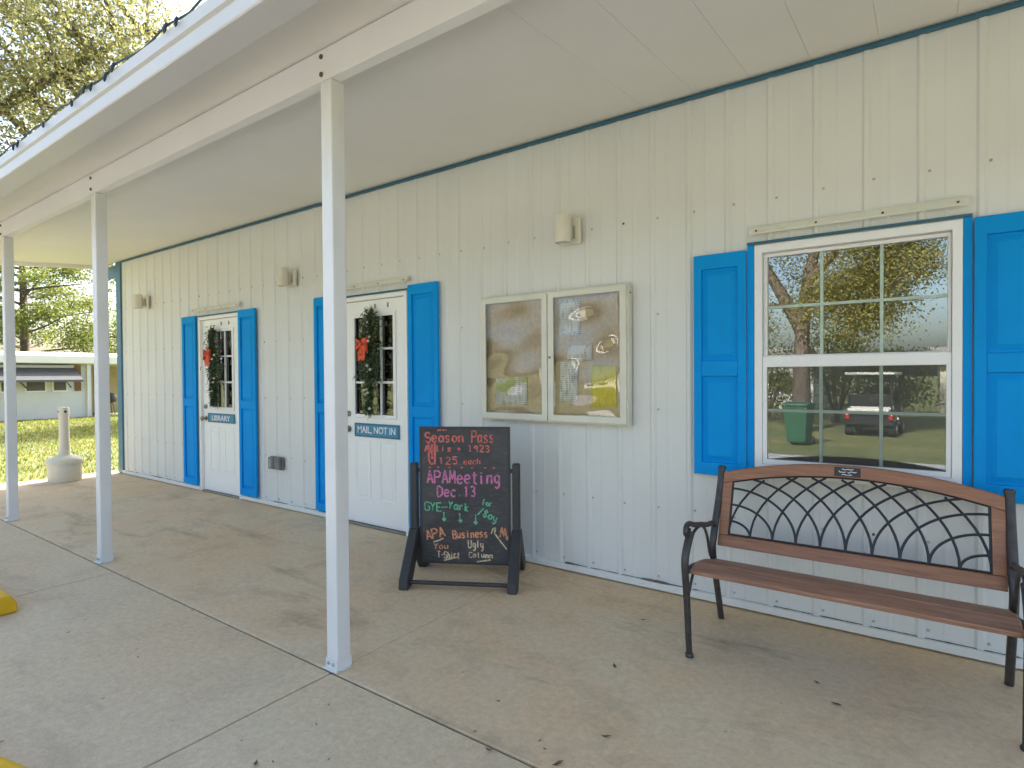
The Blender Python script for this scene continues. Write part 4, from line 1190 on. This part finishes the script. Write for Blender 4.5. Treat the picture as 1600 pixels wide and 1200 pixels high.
# airy pine behind the white home
b = (-37.2, 9.45, 0)
br = []; cl = []
for k in range(15):
    z = 2.6 + k*0.36
    ang = k*2.4
    L = (3.6 - 0.11*k)*random.uniform(0.75, 1.1)
    for s in (0, math.pi*0.95):
        a_ = ang*0.25 + s + random.uniform(-0.5, 0.5) + math.pi/2*0.9
        dx, dy = math.cos(a_), math.sin(a_)
        p0 = (b[0], b[1], z); p1 = (b[0]+dx*L*0.5, b[1]+dy*L*0.5, z+0.28*random.uniform(0.4, 1.2)); p2 = (b[0]+dx*L, b[1]+dy*L, z+0.75*random.uniform(0.5, 1.2))
        br.append(([p0, p1, p2], 0.075))
        for q in (0.55, 0.75, 0.92, 1.0):
            cl.append((b[0]+dx*L*q+random.uniform(-.3, .3), b[1]+dy*L*q+random.uniform(-.3, .3), z+0.75*q+random.uniform(0, 0.35)))
tree('pine_tree', 'airy pine with bare level branches standing behind the white home', b, [b, (b[0], b[1]+0.05, 3), (b[0]+0.1, b[1], 6.0), (b[0], b[1], 8.2)], br, cl, 0.34, 190, 0.075, M['pineleaf'], 0.24, squash=0.55, twigs=False)
# leafy trees further right behind the home
for k, (b, r, h, nm, lab) in enumerate((((-34.5, 11.9, 0), (1.9, 1.7, 1.6), 3.4, 'leafy_tree', 'yellow green leafy tree between the pine and the wall corner'),
                                    ((-46.0, 17.2, 0), (3.4, 3.4, 2.6), 5.4, 'leafy_tree', 'tall darker tree glimpsed beside the blue wall corner'),
                                    ((-52.0, 9.0, 0), (4.5, 5.0, 2.2), 3.0, 'leafy_tree', 'low distant tree line behind the left post'))):
    cl = blob((b[0], b[1], h), r, 46, 0.15)
    tree(nm, lab, b, [b, (b[0]+0.1, b[1], h*0.4), (b[0], b[1]+0.1, h*0.8)], [([(b[0], b[1], h*0.4), (b[0]+r[0]*0.4, b[1]+r[1]*0.4, h)], 0.09), ([(b[0], b[1], h*0.45), (b[0]-r[0]*0.4, b[1]-r[1]*0.5, h)], 0.09)],
         cl, 0.42, 75, 0.085, M['treeleaf'], 0.2, group='trees behind the white home')
# tall tree north of the lawn: its shade falls across the grass
b = (-19.5, 16.5, 0)
cl = blob((b[0], b[1], 7.4), (3.0, 3.0, 2.2), 60, 0.2)
tree('shade_tree', 'tall leafy tree beyond the building corner shading the lawn', b, [b, (b[0], b[1], 3), (b[0]+0.2, b[1], 6)], [([(b[0], b[1], 3.2), (b[0]+1.5, b[1]+1, 6.6)], 0.14), ([(b[0], b[1], 3.4), (b[0]-1.5, b[1]-0.6, 6.6)], 0.14)],
     cl, 0.5, 180, 0.10, M['treeleaf'], 0.28)
# big oak across the drive: mirrored in the window
zg = -0.45
b = (-3.3, -12.9, zg)
cl = (blob((-2.6, -13.2, 6.6), (3.4, 2.6, 2.9), 90, 0.1) + blob((-1.3, -12.4, 4.3), (1.7, 1.5, 1.3), 34, 0.0) + blob((-4.8, -13.0, 7.2), (2.6, 2.2, 1.8), 40, 0.1) + blob((-0.6, -13.0, 7.4), (1.6, 2.0, 1.4), 24, 0.1)
      + blob((-1.9, -11.6, 3.2), (1.25, 0.8, 0.95), 26, 0.0) + blob((-4.5, -11.9, 3.0), (0.55, 0.6, 0.6), 7, 0.0))
tree('spreading_oak', 'spreading oak with forked trunk mirrored in the window above the bench', b,
     [b, (-3.32, -12.9, 1.2), (-3.3, -12.9, 2.6), (-3.15, -12.9, 4.2), (-2.8, -13.0, 5.8)],
     [([(-3.3, -12.9, 2.7), (-3.8, -12.85, 3.7), (-4.6, -12.8, 5.2), (-5.6, -12.8, 6.8)], 0.24), ([(-3.1, -12.9, 4.2), (-2.2, -12.7, 5.2), (-1.2, -12.6, 6.4), (0.0, -12.8, 7.2)], 0.16), ([(-3.2, -12.9, 3.6), (-2.3, -12.5, 4.2), (-1.3, -12.4, 4.6)], 0.10), ([(-3.2, -12.8, 3.3), (-2.6, -12.1, 3.6), (-1.7, -11.6, 3.2)], 0.07), ([(-3.6, -12.8, 3.4), (-4.1, -12.3, 3.5), (-4.5, -11.9, 3.1)], 0.06)],
     cl, 0.34, 380, 0.044, M['oakleaf2'], 0.29).location.x += 0.25

# ================================================================== white home across the lawn
M['homewall'] = painted('home_wall', (0.62, 0.63, 0.62), 0.5, 0.04, 1.5)
M['homeroof'] = painted('home_roof', (0.80, 0.79, 0.76), 0.5, 0.04, 1.0)
M['awning'] = plain('grey_awning', (0.10, 0.10, 0.105), 0.5)
M['tan'] = plain('tan_wall', (0.36, 0.30, 0.21), 0.8)
M['brown'] = plain('brown_post', (0.20, 0.10, 0.05), 0.8)
M['homeglass'] = glass('home_window_glass', 1.8)
hm = thing('mobile_home', 'low white mobile home with grey window awning across the lawn', 'house', (-24.6, 3.0, 0))
HX = -24.6
MB().box(HX-4.2, HX, -6.0, 8.05, -0.03, 1.84).build('wall', M['homewall'], hm)
MB().prism([(HX-4.5, 1.88), (HX+0.30, 1.88), (HX+0.30, 2.14), (HX-2.1, 2.36), (HX-4.5, 2.14)], lambda a, b_, d: (a, d, b_), -6.3, 11.6).build('roof', M['homeroof'], hm, bevel=0.02)
MB().box(HX+0.301, HX+0.34, -6.3, 11.6, 1.90, 2.15).build('fascia', M['homeroof'], hm, bevel=0.01)
MB().prism([(HX+0.01, 1.74), (HX+0.70, 1.32), (HX+0.70, 1.25), (HX+0.68, 1.25), (HX+0.66, 1.30), (HX+0.01, 1.70)], lambda a, b_, d: (a, d, b_), 3.2, 7.70).build('awning', M['awning'], hm)
for y in (4.2, 5.95, 7.2):
    MB().tube([(HX+0.02, y+0.35, 1.05), (HX+0.69, y, 1.27)], 0.02, 6).build('awning_strut', M['black'], hm)
for y0, y1 in ((3.4, 4.3), (4.5, 5.4), (5.6, 5.95), (6.25, 6.85), (7.0, 7.45)):
    wv = MB().ring(HX, HX, 0, 0, 0, 0, 0, 0, 0, 0) if False else MB()
    wv.box(HX+0.001, HX+0.03, y0, y1, 0.90, 1.50)
    wo = wv.build('window', M['homeroof'], hm, bevel=0.005)
    MB().box(HX+0.031, HX+0.036, y0+0.05, y1-0.05, 0.95, 1.45).build('pane', M['awning'], wo)
MB().box(HX+0.31, HX+0.40, 7.74, 7.84, 0.0, 1.86).build('porch_post', M['brown'], hm) if False else None
MB().box(HX+0.002, HX+0.05, 7.66, 7.84, 0.92, 1.84).build('shutter', M['brown'], hm)
MB().box(HX+0.05, HX+0.14, 8.00, 8.12, -0.02, 1.86).build('corner_post', M['homeroof'], hm)
MB().tube([(HX+0.20, 8.22, 1.86), (HX+0.20, 8.22, 0.16), (HX+0.36, 8.14, 0.06)], 0.05, 8).build('downspout', M['black'], hm)
MB().box(HX-4.0, HX-2.4, 8.06, 11.4, -0.03, 1.84).build('carport_wall', M['tan'], hm)
gr = thing('kettle_grill', 'small dark grill standing under the carport of the white home', 'grill', (-25.5, 9.05, -0.03))
MB().lathe([(0.05, 0.42), (0.22, 0.50), (0.27, 0.62), (0.22, 0.78), (0.04, 0.84)], (-25.5, 9.05, -0.03), 16).build('kettle', M['black'], gr, smooth=50)
for a_ in (0.4, 2.5, 4.6):
    MB().tube([(-25.5+0.14*math.cos(a_), 9.05+0.14*math.sin(a_), 0.42), (-25.5+0.26*math.cos(a_), 9.05+0.26*math.sin(a_), -0.03)], 0.014, 6).build('leg', M['black'], gr)

# ================================================================== across the drive (mirrored in the glass)
wb = thing('wheelie_bin', 'green wheelie bin on the grass mirrored in the window', 'bin', (-2.55, -9.2, -0.447), R(8))
M['bingreen'] = plain('bin_green', (0.022, 0.105, 0.055), 0.5)
m = MB(); vv = []
for z, w_, d_ in ((0.08, 0.22, 0.24), (0.95, 0.28, 0.33), (1.0, 0.29, 0.34)):
    vv += [(-w_, -d_, z), (w_, -d_, z), (w_, d_, z), (-w_, d_, z)]
ff = [(0,3,2,1)] + [(4*k+j, 4*k+(j+1)%4, 4*(k+1)+(j+1)%4, 4*(k+1)+j) for k in range(2) for j in range(4)] + [(8,9,10,11)]
m.add(vv, ff).build('body', M['bingreen'], wb, bevel=0.02, local=True)
m = MB(); m.prism([(-0.36, 1.003), (0.37, 1.003), (0.36, 1.04), (0.0, 1.075), (-0.34, 1.04)], lambda a, b_, d: (d, a, b_), -0.30, 0.30)
m.build('lid', M['bingreen'], wb, bevel=0.01, local=True)
MB().lathe([(0.016, -0.24), (0.016, 0.24)], (0, -0.40, 0.98), 8, 'x').build('handle', M['bingreen'], wb, local=True)
for sx in (-0.27, 0.24):
    MB().lathe([(0.10, 0.0), (0.10, 0.04)], (sx, -0.22, 0.10), 14, 'x').build('wheel', M['black'], wb, local=True)

M['cartbody'] = plain('dark_cart_body', (0.035, 0.035, 0.04), 0.3, 0.1)
M['chrome'] = plain('silver_trim', (0.6, 0.6, 0.62), 0.3, 0.8)
M['taillight'] = plain('red_lens', (0.45, 0.02, 0.015), 0.3)
M['rubber'] = plain('tyre_rubber', (0.02, 0.02, 0.02), 0.9)
M['cartseat'] = plain('pale_cart_seat', (0.66, 0.65, 0.62), 0.6)
cr = thing('golf_cart', 'dark golf cart with pale seat parked on grass mirrored in the window', 'golf cart', (-1.15, -13.2, -0.45), R(184))
side = [(-1.15, 0.34), (-1.18, 0.62), (-1.05, 0.74), (-0.30, 0.74), (-0.22, 0.40), (0.45, 0.38), (0.62, 0.86), (0.95, 0.80), (1.16, 0.55), (1.16, 0.32), (0.95, 0.26), (-0.95, 0.26)]
MB().prism(side, lambda a, b_, d: (d, a, b_), -0.58, 0.58).build('body', M['cartbody'], cr, bevel=0.04, local=True)
MB().box(-0.52, 0.52, -0.86, -0.34, 0.745, 0.86).build('seat', M['cartseat'], cr, bevel=0.03, local=True)
MB().prism([(-0.90, 0.87), (-0.80, 0.87), (-0.92, 1.20), (-1.00, 1.20)], lambda a, b_, d: (d, a, b_), -0.52, 0.52).build('backrest', M['cartbody'], cr, bevel=0.02, local=True)
MB().prism([(-1.14, 1.74), (0.72, 1.74), (0.78, 1.77), (0.66, 1.83), (-1.06, 1.83), (-1.18, 1.77)], lambda a, b_, d: (d, a, b_), -0.60, 0.60).build('roof', M['cartseat'], cr, bevel=0.02, local=True)
for sx in (-0.52, 0.52):
    MB().tube([(sx, -0.98, 0.74), (sx, -1.05, 1.74)], 0.022, 8).build('roof_post', M['cartbody'], cr, local=True)
    MB().tube([(sx, 0.78, 0.80), (sx, 0.55, 1.74)], 0.022, 8).build('roof_post', M['cartbody'], cr, local=True)
    MB().box(sx-0.05, sx+0.05, -1.215, -1.17, 0.50, 0.64).build('taillight', M['taillight'], cr, bevel=0.01, local=True)
    for y in (-0.78, 0.80):
        wh = MB().lathe([(0.15, -0.10), (0.22, -0.09), (0.23, 0.0), (0.22, 0.09), (0.15, 0.10)], (sx*1.02, y, 0.23), 20, 'x').build('wheel', M['rubber'], cr, local=True, smooth=50)
        MB().lathe([(0.13, -0.105), (0.13, 0.105)], (sx*1.02, y, 0.23), 14, 'x').build('rim', M['chrome'], wh, local=True)
MB().box(-0.50, 0.50, -1.32, -1.19, 0.66, 0.82).build('rear_seat', M['cartseat'], cr, bevel=0.03, local=True)
MB().add([(-0.50, 0.80, 0.84), (0.50, 0.80, 0.84), (0.50, 0.575, 1.70), (-0.50, 0.575, 1.70)], [(0,1,2,3)]).build('windscreen', M['homeglass'], cr, local=True, fix=False)
MB().tube([(-0.26, 0.62, 0.80), (-0.26, 0.36, 1.02)], 0.02, 8).build('steering_column', M['cartbody'], cr, local=True)
MB().tube([(-0.26+0.17*math.cos(k*math.pi/8), 0.36+0.09*math.sin(k*math.pi/8), 1.03+0.14*math.sin(k*math.pi/8)) for k in range(17)], 0.014, 6).build('steering_wheel', M['cartbody'], cr, local=True)

# shrubs and a second oak across the drive
M['shrubleaf'] = leafmat('shrub_leaves', [(0.11,0.14,0.02), (0.19,0.21,0.03), (0.27,0.26,0.05)], 0.45)
for (x, y, r, h, lab) in ((-4.9, -17.0, 1.5, 2.4, 'leafy yellow green shrub left of the oak trunk mirrored in the window'),
                          (-2.6, -17.5, 1.7, 3.4, 'tall yellow green shrub behind the oak trunk mirrored in the window'),
                          (-0.9, -17.8, 1.3, 2.3, 'lower yellow green shrub right of the oak mirrored in the window')):
    o = thing('shrub', lab, 'shrub', (x, y, -0.45), 0, 'shrubs across the drive')
    m = MB()
    for k in range(7):
        a_ = k*0.9
        m.tube([(x, y, -0.47), (x+0.3*r*math.cos(a_), y+0.3*r*math.sin(a_), h*0.4), (x+0.6*r*math.cos(a_), y+0.6*r*math.sin(a_), h*0.75)], [0.05, 0.035, 0.012], 6)
    m.build('stems', M['bark'], o, smooth=60)
    V, F_ = leaf_cloud(blob((x, y, h*0.45), (r, r, h*0.52), 40, 0.1), [0.28]*40, 130, 0.06)
    raw_mesh('leaves', V, F_, M['shrubleaf'], o)
b = (-25.0, -13.5, -0.45)
cl = blob((b[0], b[1], 5.4), (4.6, 4.0, 3.2), 90, 0.2) + blob((b[0]+4.5, b[1], 4.2), (3.2, 2.6, 2.2), 50, 0.1)
tree('corner_oak', 'broad oak across the drive mirrored in the door panes', b, [b, (b[0], b[1], 1.5), (b[0]+0.2, b[1], 3.6)],
     [([(b[0], b[1], 1.6), (b[0]+2.0, b[1]+0.3, 3.2), (b[0]+4.4, b[1]+0.2, 4.4)], 0.2), ([(b[0], b[1], 2.0), (b[0]-1.8, b[1], 4.0), (b[0]-2.6, b[1]+0.5, 6.0)], 0.2), ([(b[0], b[1], 2.8), (b[0]+0.8, b[1]-1.0, 5.2), (b[0]+1.2, b[1]-1.5, 7.0)], 0.16)],
     cl, 0.5, 200, 0.075, M['oakleaf2'], 0.4)

M['shingle'] = plain('grey_shingle', (0.17, 0.16, 0.15), 0.9)
M['cream_wall'] = painted('cream_wall', (0.66, 0.62, 0.48), 0.6, 0.04, 1.0)
def far_house(x0, x1, y0, y1, h, wallm, label):
    o = thing('bungalow', label, 'house', ((x0+x1)/2, y1, zg))
    MB().box(x0, x1, y0, y1, zg-0.03, zg+h).build('wall', wallm, o)
    ym = (y0+y1)/2
    MB().prism([(y0-0.4, zg+h), (y1+0.4, zg+h), (y1+0.4, zg+h+0.10), (ym, zg+h+0.7), (y0-0.4, zg+h+0.10)], lambda a, b_, d: (d, a, b_), x0-0.4, x1+0.4).build('roof', M['shingle'], o)
    MB().box(x0-0.4, x1+0.4, y1+0.401, y1+0.44, zg+h-0.10, zg+h+0.12).build('fascia', M['homeroof'], o)
    nw = max(2, int((x1-x0)/2.6))
    for k in range(nw):
        xc = x0 + (k+0.5)*(x1-x0)/nw
        if k == nw//2:
            d = MB().box(xc-0.48, xc+0.48, y1+0.001, y1+0.05, zg, zg+2.05).build('door', M['homeroof'], o)
            MB().lathe([(0.03, 0.0), (0.03, 0.05)], (xc+0.38, y1+0.05, zg+1.0), 8, 'y').build('handle', M['brass'], d)
        else:
            wd_ = MB().box(xc-0.55, xc+0.55, y1+0.001, y1+0.04, zg+0.85, zg+1.95).build('window', M['homeroof'], o)
            MB().box(xc-0.48, xc+0.48, y1+0.041, y1+0.046, zg+0.92, zg+1.88).build('pane', M['homeglass'], wd_)
far_house(-16.0, -4.2, -30.0, -23.5, 2.5, M['homewall'], 'white bungalow beyond the oak mirrored left in the window')
far_house(0.6, 11.0, -29.0, -23.6, 2.3, M['cream_wall'], 'cream bungalow beyond the car mirrored right in the window')
